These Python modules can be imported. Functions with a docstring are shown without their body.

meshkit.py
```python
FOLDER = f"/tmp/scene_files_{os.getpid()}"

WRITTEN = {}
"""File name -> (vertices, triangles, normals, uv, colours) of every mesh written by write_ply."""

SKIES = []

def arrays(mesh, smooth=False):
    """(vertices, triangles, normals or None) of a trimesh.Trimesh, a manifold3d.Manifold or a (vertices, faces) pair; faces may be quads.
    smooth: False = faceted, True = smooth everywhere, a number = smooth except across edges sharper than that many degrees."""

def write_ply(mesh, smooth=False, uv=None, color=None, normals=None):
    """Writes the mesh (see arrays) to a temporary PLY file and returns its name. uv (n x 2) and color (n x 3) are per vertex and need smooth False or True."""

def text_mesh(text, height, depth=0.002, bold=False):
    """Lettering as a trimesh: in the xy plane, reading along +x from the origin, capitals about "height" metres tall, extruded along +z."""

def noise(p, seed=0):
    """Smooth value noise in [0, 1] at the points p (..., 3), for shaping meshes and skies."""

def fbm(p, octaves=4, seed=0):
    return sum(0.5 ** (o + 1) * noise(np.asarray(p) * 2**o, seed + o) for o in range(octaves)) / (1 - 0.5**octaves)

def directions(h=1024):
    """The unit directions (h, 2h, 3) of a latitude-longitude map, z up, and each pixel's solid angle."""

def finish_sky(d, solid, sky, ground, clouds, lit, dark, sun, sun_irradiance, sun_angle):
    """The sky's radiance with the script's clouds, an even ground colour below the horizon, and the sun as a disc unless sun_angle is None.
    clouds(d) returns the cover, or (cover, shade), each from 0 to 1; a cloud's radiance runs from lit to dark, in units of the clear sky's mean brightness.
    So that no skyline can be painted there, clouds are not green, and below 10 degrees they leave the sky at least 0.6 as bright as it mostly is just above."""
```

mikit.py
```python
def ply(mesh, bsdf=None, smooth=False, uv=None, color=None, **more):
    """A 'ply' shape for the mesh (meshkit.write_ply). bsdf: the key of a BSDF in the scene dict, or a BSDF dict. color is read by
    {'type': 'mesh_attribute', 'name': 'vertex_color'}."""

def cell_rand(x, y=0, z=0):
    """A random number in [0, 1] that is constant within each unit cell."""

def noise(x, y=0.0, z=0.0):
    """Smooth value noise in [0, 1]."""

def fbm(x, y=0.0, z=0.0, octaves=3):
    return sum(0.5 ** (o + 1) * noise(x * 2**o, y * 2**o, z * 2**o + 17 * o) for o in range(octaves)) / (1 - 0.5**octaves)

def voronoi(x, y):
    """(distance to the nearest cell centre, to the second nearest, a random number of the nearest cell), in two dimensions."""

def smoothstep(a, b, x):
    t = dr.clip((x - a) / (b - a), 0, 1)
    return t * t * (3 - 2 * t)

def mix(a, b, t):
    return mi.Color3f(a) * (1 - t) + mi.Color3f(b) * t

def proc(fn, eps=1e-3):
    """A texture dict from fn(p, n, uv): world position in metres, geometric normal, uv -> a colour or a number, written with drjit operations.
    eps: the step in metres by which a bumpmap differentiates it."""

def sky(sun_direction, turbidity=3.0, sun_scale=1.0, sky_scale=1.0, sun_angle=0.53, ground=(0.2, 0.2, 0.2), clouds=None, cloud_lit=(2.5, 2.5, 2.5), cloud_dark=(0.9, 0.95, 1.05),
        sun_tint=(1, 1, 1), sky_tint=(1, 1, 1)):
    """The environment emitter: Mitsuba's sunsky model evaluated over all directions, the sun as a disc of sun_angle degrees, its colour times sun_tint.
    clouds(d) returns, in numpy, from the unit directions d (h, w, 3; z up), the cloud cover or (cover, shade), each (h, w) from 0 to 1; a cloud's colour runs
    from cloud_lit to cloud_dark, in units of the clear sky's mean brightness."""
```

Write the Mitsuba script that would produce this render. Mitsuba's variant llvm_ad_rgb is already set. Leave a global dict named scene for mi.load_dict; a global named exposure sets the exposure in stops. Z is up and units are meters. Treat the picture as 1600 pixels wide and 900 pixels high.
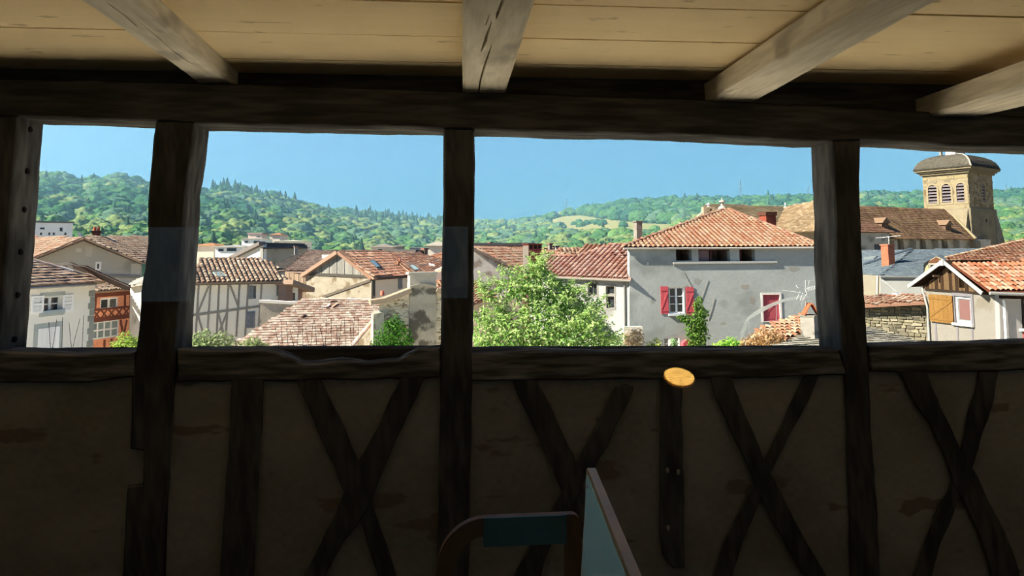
import math, random
import numpy as np
import trimesh, shapely
from shapely.geometry import Polygon, Point, box as sbox
from shapely import affinity
import drjit as dr
import mitsuba as mi
import mikit, meshkit
from mikit import proc, fbm, noise, smoothstep, mix

T = mi.ScalarTransform4f
scene, labels = {}, {}
rng = np.random.default_rng(7)

# ------------------------------------------------------------------ camera, sky, sun, exposure
FOC, CX, CY = 1150.0, 800.0, 294.0
EYE = np.array([0.0, 0.0, 10.0])
YAW, PITCH, ROLL = math.radians(5.5), math.radians(5.02), math.radians(-0.35)
_f = np.array([math.sin(YAW) * math.cos(PITCH), math.cos(YAW) * math.cos(PITCH), math.sin(PITCH)])
_r0 = np.array([math.cos(YAW), -math.sin(YAW), 0.0])
_u0 = np.cross(_r0, _f)
_r = _r0 * math.cos(ROLL) + _u0 * math.sin(ROLL)
_u = np.cross(_r, _f)
scene['camera'] = {'type': 'perspective', 'fov': math.degrees(2 * math.atan(800 / FOC)), 'fov_axis': 'x', 'near_clip': 0.05, 'far_clip': 5000.0,
                   'principal_point_offset_x': 0.0, 'principal_point_offset_y': (450 - CY) / 900,
                   'to_world': T().look_at(origin=EYE.tolist(), target=(EYE + _f).tolist(), up=_u.tolist())}
SUN = np.array([-0.78, -0.22, 0.585])
scene['sky'] = {**mikit.sky(SUN, turbidity=3.0, sun_scale=1.0, sky_scale=0.28, ground=(0.25, 0.23, 0.2), sun_tint=(.88, 1, 1.17), sky_tint=(0.34, 0.78, 1.12)), 'sampling_weight': 12.0}
exposure = 3.75


def ray(px, py):
    return _f + _r * ((px - CX) / FOC) - _u * ((py - CY) / FOC)


def W(px, py, Y):
    "the point seen at that place of the photograph, Y metres in front of the eye"
    d = ray(px, py)
    return EYE + d * ((Y - EYE[1]) / d[1])


def WZ(px, py, Z):
    d = ray(px, py)
    return EYE + d * ((Z - EYE[2]) / d[2])


def hit(px, py, p0, n):
    d = ray(px, py)
    return EYE + d * (np.dot(p0 - EYE, n) / np.dot(d, n))


def lin(c, k=1.0):
    if isinstance(c, str):
        c = [int(c[i:i + 2], 16) / 255 for i in (1, 3, 5)]
    c = np.asarray(c, float)
    return k * np.where(c < 0.04045, c / 12.92, ((c + 0.055) / 1.055) ** 2.4)


def fl(c, k=1.0):
    "albedo of renders, stones and timbers, lifted to make up for grazing sun on facades"
    return np.minimum(lin(c, k * 1.9), .86)


# ------------------------------------------------------------------ scene bookkeeping
def uniq(key):
    if key not in scene and key not in labels:
        return key
    i = 1
    while f'{key}_{i:03d}' in scene or f'{key}_{i:03d}' in labels:
        i += 1
    return f'{key}_{i:03d}'


def thing(name, label, cat, group=None):
    key = uniq(name)
    labels[key] = {'label': label, 'category': cat}
    if group:
        labels[key]['group'] = group
    return key


def struct(name, mesh, bsdf='painted', smooth=False, color=None, label=None, parent=None, **kw):
    key = uniq(f'{parent}__{name}' if parent else name)
    scene[key] = shape(mesh, bsdf, smooth, color, **kw)
    if parent is None:
        labels[key] = {'kind': 'structure', 'label': label or name.replace('_', ' ')}
    return key


def shape(mesh, bsdf, smooth=False, color=None, **kw):
    if smooth not in (False, True) and color is not None:
        v, f, _ = meshkit.arrays(mesh, smooth)
        mesh, smooth = mk(v, f), True
    if color is not None and np.ndim(color) == 1:
        n = len(mesh.vertices) if hasattr(mesh, 'vertices') else len(mesh[0])
        color = np.tile(np.asarray(color, float), (n, 1))
    return mikit.ply(mesh, bsdf, smooth=smooth, color=color, **kw)


def part(parent, name, mesh, bsdf='painted', smooth=False, color=None, label=None, stuff=False, **kw):
    key = uniq(f'{parent}__{name}')
    scene[key] = shape(mesh, bsdf, smooth, color, **kw)
    if label:
        labels.setdefault(key, {})['label'] = label
    if stuff:
        labels.setdefault(key, {})['kind'] = 'stuff'
    return key


def single(name, mesh, bsdf, label, cat, group=None, smooth=False, color=None, stuff=False, **kw):
    key = thing(name, label, cat, group)
    scene[key] = shape(mesh, bsdf, smooth, color, **kw)
    if stuff:
        labels[key]['kind'] = 'stuff'
    return key


# ------------------------------------------------------------------ mesh helpers
def mk(v, f):
    return trimesh.Trimesh(np.asarray(v, float), np.asarray(f, int), process=False)


def cat(ms):
    return trimesh.util.concatenate([m for m in ms if m is not None and len(m.faces)])


def frame_mat(o, x, y, z):
    m = np.eye(4)
    m[:3, 0], m[:3, 1], m[:3, 2], m[:3, 3] = x, y, z, o
    return m


def obox(o, x, y, z, a, b):
    "box from corner a to corner b in the frame (o; x, y, z)"
    m = trimesh.creation.box(extents=np.abs(np.subtract(b, a)))
    m.apply_translation((np.add(a, b)) / 2)
    m.apply_transform(frame_mat(o, x, y, z))
    return m


def abox(a, b):
    a, b = np.minimum(a, b), np.maximum(a, b)
    m = trimesh.creation.box(extents=b - a)
    m.apply_translation((a + b) / 2)
    return m


def tube(pts, r, sides=8, cap=True):
    p = np.asarray(pts, float)
    r = np.broadcast_to(np.asarray(r, float), (len(p),))
    t = np.gradient(p, axis=0)
    t /= np.linalg.norm(t, axis=1, keepdims=True) + 1e-12
    ref = np.array([0, 0, 1.0]) if abs(t[0][2]) < 0.9 else np.array([1.0, 0, 0])
    a = np.cross(t, ref)
    a /= np.linalg.norm(a, axis=1, keepdims=True) + 1e-12
    b = np.cross(t, a)
    ang = np.arange(sides) * 2 * np.pi / sides
    v = (p[:, None] + r[:, None, None] * (np.cos(ang)[None, :, None] * a[:, None] + np.sin(ang)[None, :, None] * b[:, None])).reshape(-1, 3)
    fs = []
    for i in range(len(p) - 1):
        for j in range(sides):
            q = [i * sides + j, i * sides + (j + 1) % sides, (i + 1) * sides + (j + 1) % sides, (i + 1) * sides + j]
            fs += [[q[0], q[1], q[2]], [q[0], q[2], q[3]]]
    if cap:
        n = len(v)
        v = np.vstack([v, p[0], p[-1]])
        for j in range(sides):
            fs += [[n, (j + 1) % sides, j], [n + 1, (len(p) - 1) * sides + j, (len(p) - 1) * sides + (j + 1) % sides]]
    return mk(v, fs)


def bar(p, q, w, h=None):
    "square-section bar"
    p, q = np.asarray(p, float), np.asarray(q, float)
    z = q - p
    L = np.linalg.norm(z)
    z /= L
    x = np.cross(z, [0, 0, 1.0]) if abs(z[2]) < 0.95 else np.array([1.0, 0, 0])
    x /= np.linalg.norm(x)
    y = np.cross(z, x)
    h = h or w
    return obox(p, x, y, z, (-w / 2, -h / 2, 0), (w / 2, h / 2, L))


def lathe(profile, n=24):
    return trimesh.creation.revolve(np.asarray(profile, float), sections=n)


def dense(poly, step):
    p = np.asarray(poly, float)
    out = []
    for i in range(len(p)):
        a, b = p[i], p[(i + 1) % len(p)]
        k = max(1, int(np.linalg.norm(b - a) / step))
        out += [a + (b - a) * t / k for t in range(k)]
    return np.array(out)


def subdiv(m, edge):
    v, f = trimesh.remesh.subdivide_to_size(m.vertices, m.faces, max_edge=edge, max_iter=12)
    return mk(v, f)


def mottled(m, base, amp=0.12, scale=1.0, seed=0, second=None, cover=0.45, fine=0.0):
    "vertex colours: patches of a second colour (stains with an outline of their own) and a mottle"
    v = np.asarray(m.vertices)
    n = meshkit.fbm(v * scale, 4, seed)
    base = np.asarray(base, float)
    c = base[None] * (1 + amp * 2 * (n - 0.5))[:, None]
    if second is not None:
        k = meshkit.fbm(v * scale * 0.8 + 31.7, 5, seed + 9)
        t = np.clip((k - (1 - cover)) / 0.10, 0, 1)[:, None]
        c = c * (1 - t) + np.asarray(second, float)[None] * t * (1 + amp * (n - 0.5))[:, None]
    if fine:
        c = c * (1 + fine * (np.random.default_rng(seed + 3).random(len(v)) - 0.5) * 2)[:, None]
    return np.clip(c, 0.002, 0.95)


class Face:
    "an upright facade: a vertical plane through two photograph columns at given distances"
    def __init__(s, pa, Ya, pb, Yb):
        s.a, s.b = W(pa, 395, Ya), W(pb, 395, Yb)
        s.e = (s.b - s.a) * [1, 1, 0]
        s.len = np.linalg.norm(s.e)
        s.e /= s.len
        s.z = np.array([0, 0, 1.0])
        s.n = np.array([s.e[1], -s.e[0], 0])
        if np.dot(s.n, EYE - s.a) < 0:
            s.n = -s.n
        s.o = np.array([s.a[0], s.a[1], 0.0])

    def uv(s, px, py):
        q = hit(px, py, s.o, s.n)
        return np.array([np.dot(q - s.o, s.e), q[2]])

    def at(s, u, z, off=0.0):
        return s.o + s.e * u + s.z * z + s.n * off

    def px(s, px, py, off=0.0):
        return s.at(*s.uv(px, py), off)

    def poly(s, pts):
        q = [s.uv(*p) for p in pts]
        for a, p in zip(q, pts):
            if p[1] >= 545:
                a[1] = -.15          # walls go down to the ground
        return Polygon(q)

    def rect(s, x0, y0, x1, y1):
        a, b = s.uv(x0, y0), s.uv(x1, y1)
        return sbox(min(a[0], b[0]), min(a[1], b[1]), max(a[0], b[0]), max(a[1], b[1]))

    def extrude(s, poly, o0, o1):
        ms = []
        for g in getattr(poly, 'geoms', [poly]):
            if g.is_empty or g.area < 1e-6:
                continue
            m = trimesh.creation.extrude_polygon(g, o1 - o0, engine='earcut')
            m.apply_transform(frame_mat(s.o + s.n * o0, s.e, s.z, s.n))
            ms.append(m)
        return cat(ms)

    def box(s, x0, y0, x1, y1, o0, o1):
        return s.extrude(s.rect(x0, y0, x1, y1), o0, o1)

    def ubox(s, u0, z0, u1, z1, o0, o1):
        return obox(s.o, s.e, s.z, s.n, (u0, z0, o0), (u1, z1, o1))

    def strip(s, pts, w, o0, o1):
        "a timber along the photograph points, w metres wide"
        ln = shapely.LineString([s.uv(*p) for p in pts]).buffer(w / 2, cap_style='flat', join_style='mitre')
        return s.extrude(ln, o0, o1)


def wall(parent, F, poly, color, holes=(), thick=0.35, edge=0.35, name='wall', out=0.0, bsdf='painted', **mot):
    for h in holes:
        poly = poly.difference(h)
    m = subdiv(F.extrude(poly, out - thick, out), edge)
    return part(parent, name, m, bsdf, color=mottled(m, color, **mot))


def window(parent, F, rect, nx=2, ny=2, color=(0.75, 0.75, 0.73), fw=0.07, deep=0.14, bar_w=0.035, mid=0.0, glass='window_glass', dark=True):
    "casement in an opening: outer frame, glazing bars, one opaque pane per light, the unlit room put into its colour"
    u0, z0, u1, z1 = rect.bounds
    w = uniq(f'{parent}__window')
    fr = F.extrude(sbox(u0, z0, u1, z1).difference(sbox(u0 + fw, z0 + fw, u1 - fw, z1 - fw)), -deep - 0.06, -deep + 0.02)
    scene[w] = shape(fr, 'painted', color=np.asarray(color, float))
    iu0, iz0, iu1, iz1 = u0 + fw, z0 + fw, u1 - fw, z1 - fw
    bars = []
    for i in range(1, nx):
        x = iu0 + (iu1 - iu0) * i / nx
        b = mid if (mid and nx % 2 == 0 and i == nx // 2) else bar_w
        bars.append(F.ubox(x - b / 2, iz0, x + b / 2, iz1, -deep - 0.05, -deep + 0.015))
    for j in range(1, ny):
        z = iz0 + (iz1 - iz0) * j / ny
        bars.append(F.ubox(iu0, z - bar_w / 2, iu1, z + bar_w / 2, -deep - 0.045, -deep + 0.01))
    if bars:
        part(w, 'glazing_bars', cat(bars), color=np.asarray(color, float))
    for i in range(nx):
        for j in range(ny):
            x0, x1 = iu0 + (iu1 - iu0) * i / nx, iu0 + (iu1 - iu0) * (i + 1) / nx
            y0, y1 = iz0 + (iz1 - iz0) * j / ny, iz0 + (iz1 - iz0) * (j + 1) / ny
            part(w, 'pane', F.ubox(x0, y0, x1, y1, -deep - 0.035, -deep - 0.025), glass)
    return w


def shutter(parent, F, rect, color, boards=4, o=0.02, louvre=False, name='shutter', braces=True, swing=None):
    u0, z0, u1, z1 = rect.bounds
    sh = uniq(f'{parent}__{name}')
    col = np.asarray(color, float)
    if louvre:
        w = u1 - u0
        fr = [F.ubox(u0, z0, u0 + w * .15, z1, o, o + .045), F.ubox(u1 - w * .15, z0, u1, z1, o, o + .045), F.ubox(u0, z0, u1, z0 + .09, o, o + .044), F.ubox(u0, z1 - .09, u1, z1, o, o + .044),
              F.ubox(u0, (z0 + z1) / 2 - .05, u1, (z0 + z1) / 2 + .05, o, o + .044)]
        scene[sh] = shape(cat(fr), 'painted', color=col)
        sl, z = [], z0 + .1
        while z < z1 - .12:
            if abs(z - (z0 + z1) / 2) > .08:
                m = F.ubox(u0 + w * .14, z, u1 - w * .14, z + .05, o + .005, o + .03)
                sl.append(m)
            z += .065
        part(sh, 'louvres', cat(sl), color=col, stuff=True)
        return sh
    ms, cs = [], []
    for i in range(boards):
        a, b = u0 + (u1 - u0) * i / boards, u0 + (u1 - u0) * (i + 1) / boards
        m = F.ubox(a + .006, z0, b - .006, z1, o, o + .03 + .004 * rng.random())
        ms.append(m)
        cs.append(np.tile(col * (0.9 + 0.2 * rng.random()), (len(m.vertices), 1)))
    first = True
    for m, c in zip(ms, cs):
        if first:
            scene[sh] = shape(F.ubox(u0 + .01, z0 + .01, u1 - .01, z1 - .01, o - .004, o + .012), 'painted', color=col * .6)
            first = False
        part(sh, 'board', m, color=c)
    if braces:
        h = z1 - z0
        for t in (.12, .86):
            part(sh, 'batten', F.ubox(u0, z0 + h * t - .05, u1, z0 + h * t + .05, o + .03, o + .058), color=col * .95)
        ln = shapely.LineString([(u0 + .03, z0 + h * .17), (u1 - .03, z0 + h * .81)]).buffer(.05, cap_style='flat')
        part(sh, 'brace', F.extrude(ln, o + .03, o + .056), color=col * .97)
    return sh


class Roof:
    "a roof plane through an eave line (two photograph points with distances) rising away from the eye at a pitch"
    def __init__(s, pa, Ya, pb, Yb, pitch=24, inward=None, level=True):
        s.a, s.b = W(*pa, Ya), W(*pb, Yb)
        if level:
            s.b[2] = s.a[2] = (s.a[2] + s.b[2]) / 2
        s.e = s.b - s.a
        s.e /= np.linalg.norm(s.e)
        h = np.cross([0, 0, 1.0], s.e)
        h[2] = 0
        h /= np.linalg.norm(h)
        if inward is None:
            if np.dot(h, s.a - EYE) < 0:
                h = -h
        elif np.dot(h, inward) < 0:
            h = -h
        p = math.radians(pitch)
        s.s = h * math.cos(p) + np.array([0, 0, 1.0]) * math.sin(p)
        s.s -= s.e * np.dot(s.s, s.e)
        s.s /= np.linalg.norm(s.s)
        s.n = np.cross(s.e, s.s)
        if s.n[2] < 0:
            s.n = -s.n
        s.o = s.a

    def uv(s, px, py):
        q = hit(px, py, s.o, s.n) - s.o
        return np.array([np.dot(q, s.e), np.dot(q, s.s)])

    def at(s, u, v, off=0.0):
        return s.o + s.e * u + s.s * v + s.n * off

    def px(s, px, py, off=0.0):
        return s.at(*s.uv(px, py), off)

    def poly(s, pts):
        return Polygon([s.uv(*p) for p in pts])

    def extrude(s, poly, o0, o1):
        m = trimesh.creation.extrude_polygon(poly, o1 - o0, engine='earcut')
        m.apply_transform(frame_mat(s.o + s.n * o0, s.e, s.s, s.n))
        return m


TERRA = [lin(c, .38) for c in ('#d9ac92', '#cf9c84', '#e4bea4', '#c48c74', '#dab49a', '#b98c76')]
TERRA_OLD = [lin(c, .38) for c in ('#d2b49c', '#c6a892', '#dfcab4', '#b89a86', '#ccb8a2', '#a8907e')]
TERRA_RED = [lin(c, .325) for c in ('#dfa98a', '#d29678', '#ecc4a6', '#c4866a', '#e4b494', '#b47c64')]
TERRA_DULL = [lin(c, .36) for c in ('#b39c90', '#a68e82', '#c0a898', '#988074', '#b4a094')]


def tile_field(R, poly, col, row, pal, seed, flat=False, patch=0.35, jitter=1.0, split=False, cvar=.32):
    "canal (or flat) tiles laid in courses over the polygon; returns (mesh, colours), or lists of single tiles"
    g = np.random.default_rng(seed)
    u0, v0, u1, v1 = poly.bounds
    us = np.arange(u0 - col, u1 + col, col)
    vs = np.arange(v0, v1 + row, row)
    uu, vv = np.meshgrid(us + col / 2, vs, indexing='xy')
    if flat:
        uu = uu + (np.arange(len(vs)) % 2)[:, None] * col / 2
    uu, vv = uu.ravel(), vv.ravel()
    inside = shapely.contains_xy(poly.buffer(-col * 0.05), uu, np.minimum(vv + row * 0.35, v1 - 1e-3))
    uu, vv = uu[inside], vv[inside]
    k = len(uu)
    if flat:
        x = np.array([-.5, .5, -.5, .5, -.5, .5]) * col * .97
        y = np.array([0, 0, 0, 0, 1.15, 1.15]) * row
        z = np.array([.0, .0, .05, .05, .012, .012]) * min(1, row / .25)
        f = np.array([[0, 1, 3], [0, 3, 2], [2, 3, 5], [2, 5, 4]])
    else:
        th = np.linspace(math.pi, 0, 6)
        rr = col * .43
        x = np.concatenate([np.cos(th) * rr, np.cos(th) * rr * .82])
        z = np.concatenate([np.sin(th) * rr * .80 + .030, np.sin(th) * rr * .66 + .004])
        y = np.concatenate([np.zeros(6), np.full(6, 1.18 * row)])
        f = []
        for i in range(5):
            f += [[i, i + 1, i + 7], [i, i + 7, i + 6]]
        f = np.array(f)
    nv = len(x)
    a = (g.random(k) - .5) * .10 * jitter
    du, dv, dz = (g.random(k) - .5) * .05 * col * jitter, (g.random(k) - .5) * .16 * row * jitter, (g.random(k)) * .02 * jitter
    X = uu[:, None] + du[:, None] + x[None] * np.cos(a)[:, None] - y[None] * np.sin(a)[:, None]
    Y = vv[:, None] + dv[:, None] + y[None] * np.cos(a)[:, None] + x[None] * np.sin(a)[:, None]
    Z = z[None] + dz[:, None]
    V = R.o + X[..., None] * R.e + Y[..., None] * R.s + Z[..., None] * R.n
    pal = np.asarray(pal)
    c = pal[g.integers(0, len(pal), k)] * (1 - cvar / 2 + cvar * g.random(k))[:, None]
    pn = meshkit.fbm(np.stack([uu * .5, vv * .5, np.full(k, seed * 1.7)], 1), 4, seed)
    c *= (1 + patch * 2 * (pn - .5))[:, None]
    if split:
        return [(mk(V[i], f), c[i]) for i in range(k)]
    F = (f[None] + (np.arange(k) * nv)[:, None, None]).reshape(-1, 3)
    return mk(V.reshape(-1, 3), F), np.repeat(c, nv, axis=0)


def roof(parent, R, pts, col=.33, row=.42, pal=TERRA, seed=1, flat=False, deck=0.10, patch=0.35, name='roof', jitter=1.0, cvar=.32):
    "a roof slope: the deck, and the tiles on it as one field"
    poly = R.poly(pts).buffer(0)
    r = uniq(f'{parent}__{name}')
    scene[r] = shape(R.extrude(poly, -deck, 0.004), 'painted', color=np.mean(pal, 0))
    m, c = tile_field(R, poly, col, row, pal, seed, flat, patch, jitter, cvar=cvar)
    part(r, 'tiles', m, 'painted', color=c, stuff=True)
    return r


def cap_tiles(parent, p, q, pal, seed=0, r=.14, step=.42, name='ridge_tiles', lift=.02):
    "half-round ridge or hip tiles overlapping along a line"
    g = np.random.default_rng(seed)
    p, q = np.asarray(p, float), np.asarray(q, float)
    d = q - p
    L = np.linalg.norm(d)
    d /= L
    x = np.cross(d, [0, 0, 1.0])
    x /= np.linalg.norm(x)
    up = np.cross(x, d)
    th = np.linspace(math.pi, 0, 7)
    ms, cs = [], []
    for i in range(max(1, int(L / step))):
        a, b = p + d * i * step, p + d * min(L, (i + 1.15) * step)
        v = [a + x * math.cos(t) * r * 1.1 + up * (math.sin(t) * r * .75 + lift) for t in th] + [b + x * math.cos(t) * r * .9 + up * (math.sin(t) * r * .6 + lift - .02) for t in th]
        f = sum([[[j, j + 1, j + 8], [j, j + 8, j + 7]] for j in range(6)], [])
        f += [[0, j, j + 1] for j in range(1, 6)]
        ms.append(mk(v, f))
        cs.append(np.tile(pal[g.integers(len(pal))] * (.85 + .3 * g.random()), (14, 1)))
    part(parent, name, cat(ms), color=np.vstack(cs), stuff=True)


def leaf_cloud(pos, nrm, size, pal, seed, droop=0.0, aspect=0.5):
    "one folded, pointed leaf per position"
    g = np.random.default_rng(seed)
    k = len(pos)
    nrm = nrm + g.normal(0, .45, (k, 3))
    nrm /= np.linalg.norm(nrm, axis=1, keepdims=True)
    t = g.normal(0, 1, (k, 3))
    t[:, 2] -= droop
    t -= nrm * (t * nrm).sum(1, keepdims=True)
    t /= np.linalg.norm(t, axis=1, keepdims=True)
    b = np.cross(nrm, t)
    s = size * (.65 + .7 * g.random(k))
    L = np.array([[0, 0, 0], [.45, .5, .10], [1, 0, -.06], [.45, -.5, .10], [.45, 0, 0]])
    V = pos[:, None] + s[:, None, None] * (L[None, :, :1] * t[:, None] + L[None, :, 1:2] * aspect * 2 * b[:, None] * .5 + L[None, :, 2:] * nrm[:, None])
    f = np.array([[0, 4, 1], [4, 2, 1], [0, 3, 4], [4, 3, 2]])
    F = (f[None] + (np.arange(k) * 5)[:, None, None]).reshape(-1, 3)
    pal = np.asarray(pal)
    c = pal[g.integers(0, len(pal), k)] * (.75 + .5 * g.random(k))[:, None]
    return mk(V.reshape(-1, 3), F), np.repeat(c, 5, axis=0)


def blob_leaves(blobs, n, size, pal, seed, shell=.55, droop=.3, up=.5):
    "leaves through a set of ellipsoids (centre, radii)"
    g = np.random.default_rng(seed)
    vol = np.array([np.prod(b[1]) ** (2 / 3) for b in blobs])
    cnt = (n * vol / vol.sum()).astype(int) + 1
    P, N = [], []
    for (c, r), k in zip(blobs, cnt):
        d = g.normal(0, 1, (k, 3))
        d /= np.linalg.norm(d, axis=1, keepdims=True)
        lump = .75 + .5 * meshkit.fbm(d * 2.3 + np.asarray(c), 3, seed)
        rad = (shell + (1 - shell) * g.random(k) ** .5) * lump
        P.append(np.asarray(c) + d * np.asarray(r) * rad[:, None])
        N.append(d + [0, 0, up])
    P, N = np.vstack(P), np.vstack(N)
    return leaf_cloud(P, N / np.linalg.norm(N, axis=1, keepdims=True), size, pal, seed + 1, droop)


GREEN = [lin(c, .74) for c in ('#a9c877', '#8fb862', '#7aa555', '#bcd68a', '#6d9a4e')]
GREEN_DK = [lin(c, .66) for c in ('#5f8a4a', '#4f7a40', '#72994f', '#88ab5c')]

# ------------------------------------------------------------------ materials
def bs(**k):
    return {'type': 'twosided', 'bsdf': k}


def vc():
    return {'type': 'mesh_attribute', 'name': 'vertex_color'}


scene['painted'] = bs(type='diffuse', reflectance=vc())
scene['leaf'] = {'type': 'principledthin', 'base_color': vc(), 'roughness': 0.55, 'spec_trans': 0.0, 'diff_trans': 0.7, 'eta': 1.3}
scene['metal_grey'] = bs(type='principled', base_color={'type': 'rgb', 'value': [.55, .57, .58]}, roughness=.4, metallic=.6)
scene['window_glass'] = bs(type='principled', base_color={'type': 'rgb', 'value': [.02, .025, .028]}, roughness=.05, specular=.6)  # opaque; the dark of the rooms behind is put into this colour
scene['pale_glass'] = bs(type='principled', base_color={'type': 'rgb', 'value': [.16, .2, .2]}, roughness=.08, specular=.6)
scene['clear_pane'] = {'type': 'thindielectric', 'int_ior': 1.5}


def _wood(p, n, uv):
    g = fbm(p.x * 30 + p.z * 2, p.y * 30, p.z * 5, 4)
    s = fbm(p.x * 3, p.y * 3, p.z * 3, 3)
    return mix(mi.Color3f(.040, .039, .038), mi.Color3f(.120, .116, .108), smoothstep(.3, .75, g * .6 + s * .4))


def _wood_bump(p, n, uv):
    return fbm(p.x * 60, p.y * 60, p.z * 9, 3)


def _wood_x(p, n, uv):
    g = fbm(p.x * 5, p.y * 30, p.z * 34, 4)
    s = fbm(p.x * 3, p.y * 3, p.z * 3, 3)
    return mix(mi.Color3f(.040, .039, .038), mi.Color3f(.120, .116, .108), smoothstep(.3, .75, g * .6 + s * .4))


def _wood_x_bump(p, n, uv):
    return fbm(p.x * 9, p.y * 60, p.z * 60, 3)


def _rafter(p, n, uv):
    g = fbm(p.x * 40, p.y * 5, p.z * 40, 4)
    s = fbm(p.x * 5, p.y * 3, p.z * 5, 4)
    c = mix(mi.Color3f(.62, .56, .43), mi.Color3f(.76, .70, .56), smoothstep(.3, .7, g))
    return mix(c, mi.Color3f(.30, .27, .22), smoothstep(.62, .75, s) * .6)


def _rafter_bump(p, n, uv):
    return fbm(p.x * 70, p.y * 8, p.z * 70, 3)


def _plank(p, n, uv):
    g = fbm(p.x * 2.2, p.y * 40, 1.0, 3)
    s = fbm(p.x * 2.0, p.y * 5, 7.0, 4)
    c = mix(mi.Color3f(.82, .65, .38), mi.Color3f(.86, .70, .43), smoothstep(.25, .75, g * .3 + s * .7))
    k = fbm(p.x * 7, p.y * 26, 3.0, 4)
    return mix(c, mi.Color3f(.42, .31, .17), smoothstep(.76, .82, k) * .6)


def _plaster(p, n, uv):
    a = fbm(p.x * 2.5, p.y * 2.5, p.z * 2.5, 4)
    b = fbm(p.x * 45, p.y * 45, p.z * 45, 2)
    c = mix(mi.Color3f(.24, .22, .175), mi.Color3f(.34, .315, .26), smoothstep(.3, .7, a))
    k = fbm(p.x * 4 + 9, 2.0, p.z * 9 + 5, 4)
    c = mix(c, mi.Color3f(.16, .11, .075), smoothstep(.70, .76, k) * .7)
    return c * (.85 + .3 * b)


def _plaster_bump(p, n, uv):
    return fbm(p.x * 25, p.y * 25, p.z * 25, 4)


def bumped(fn, bump, scale, eps=1e-3, rough=.9):
    return bs(type='bumpmap', arbitrary=proc(bump, eps), scale=scale, bsdf={'type': 'diffuse', 'reflectance': proc(fn)})


def _old_rail(p, n, uv):
    g = fbm(p.x * 6, p.y * 40, p.z * 40, 4)
    s = fbm(p.x * 4, p.y * 9, p.z * 9, 3)
    return mix(mi.Color3f(.065, .058, .052), mi.Color3f(.26, .25, .23), smoothstep(.35, .75, g * .6 + s * .4))


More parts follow.
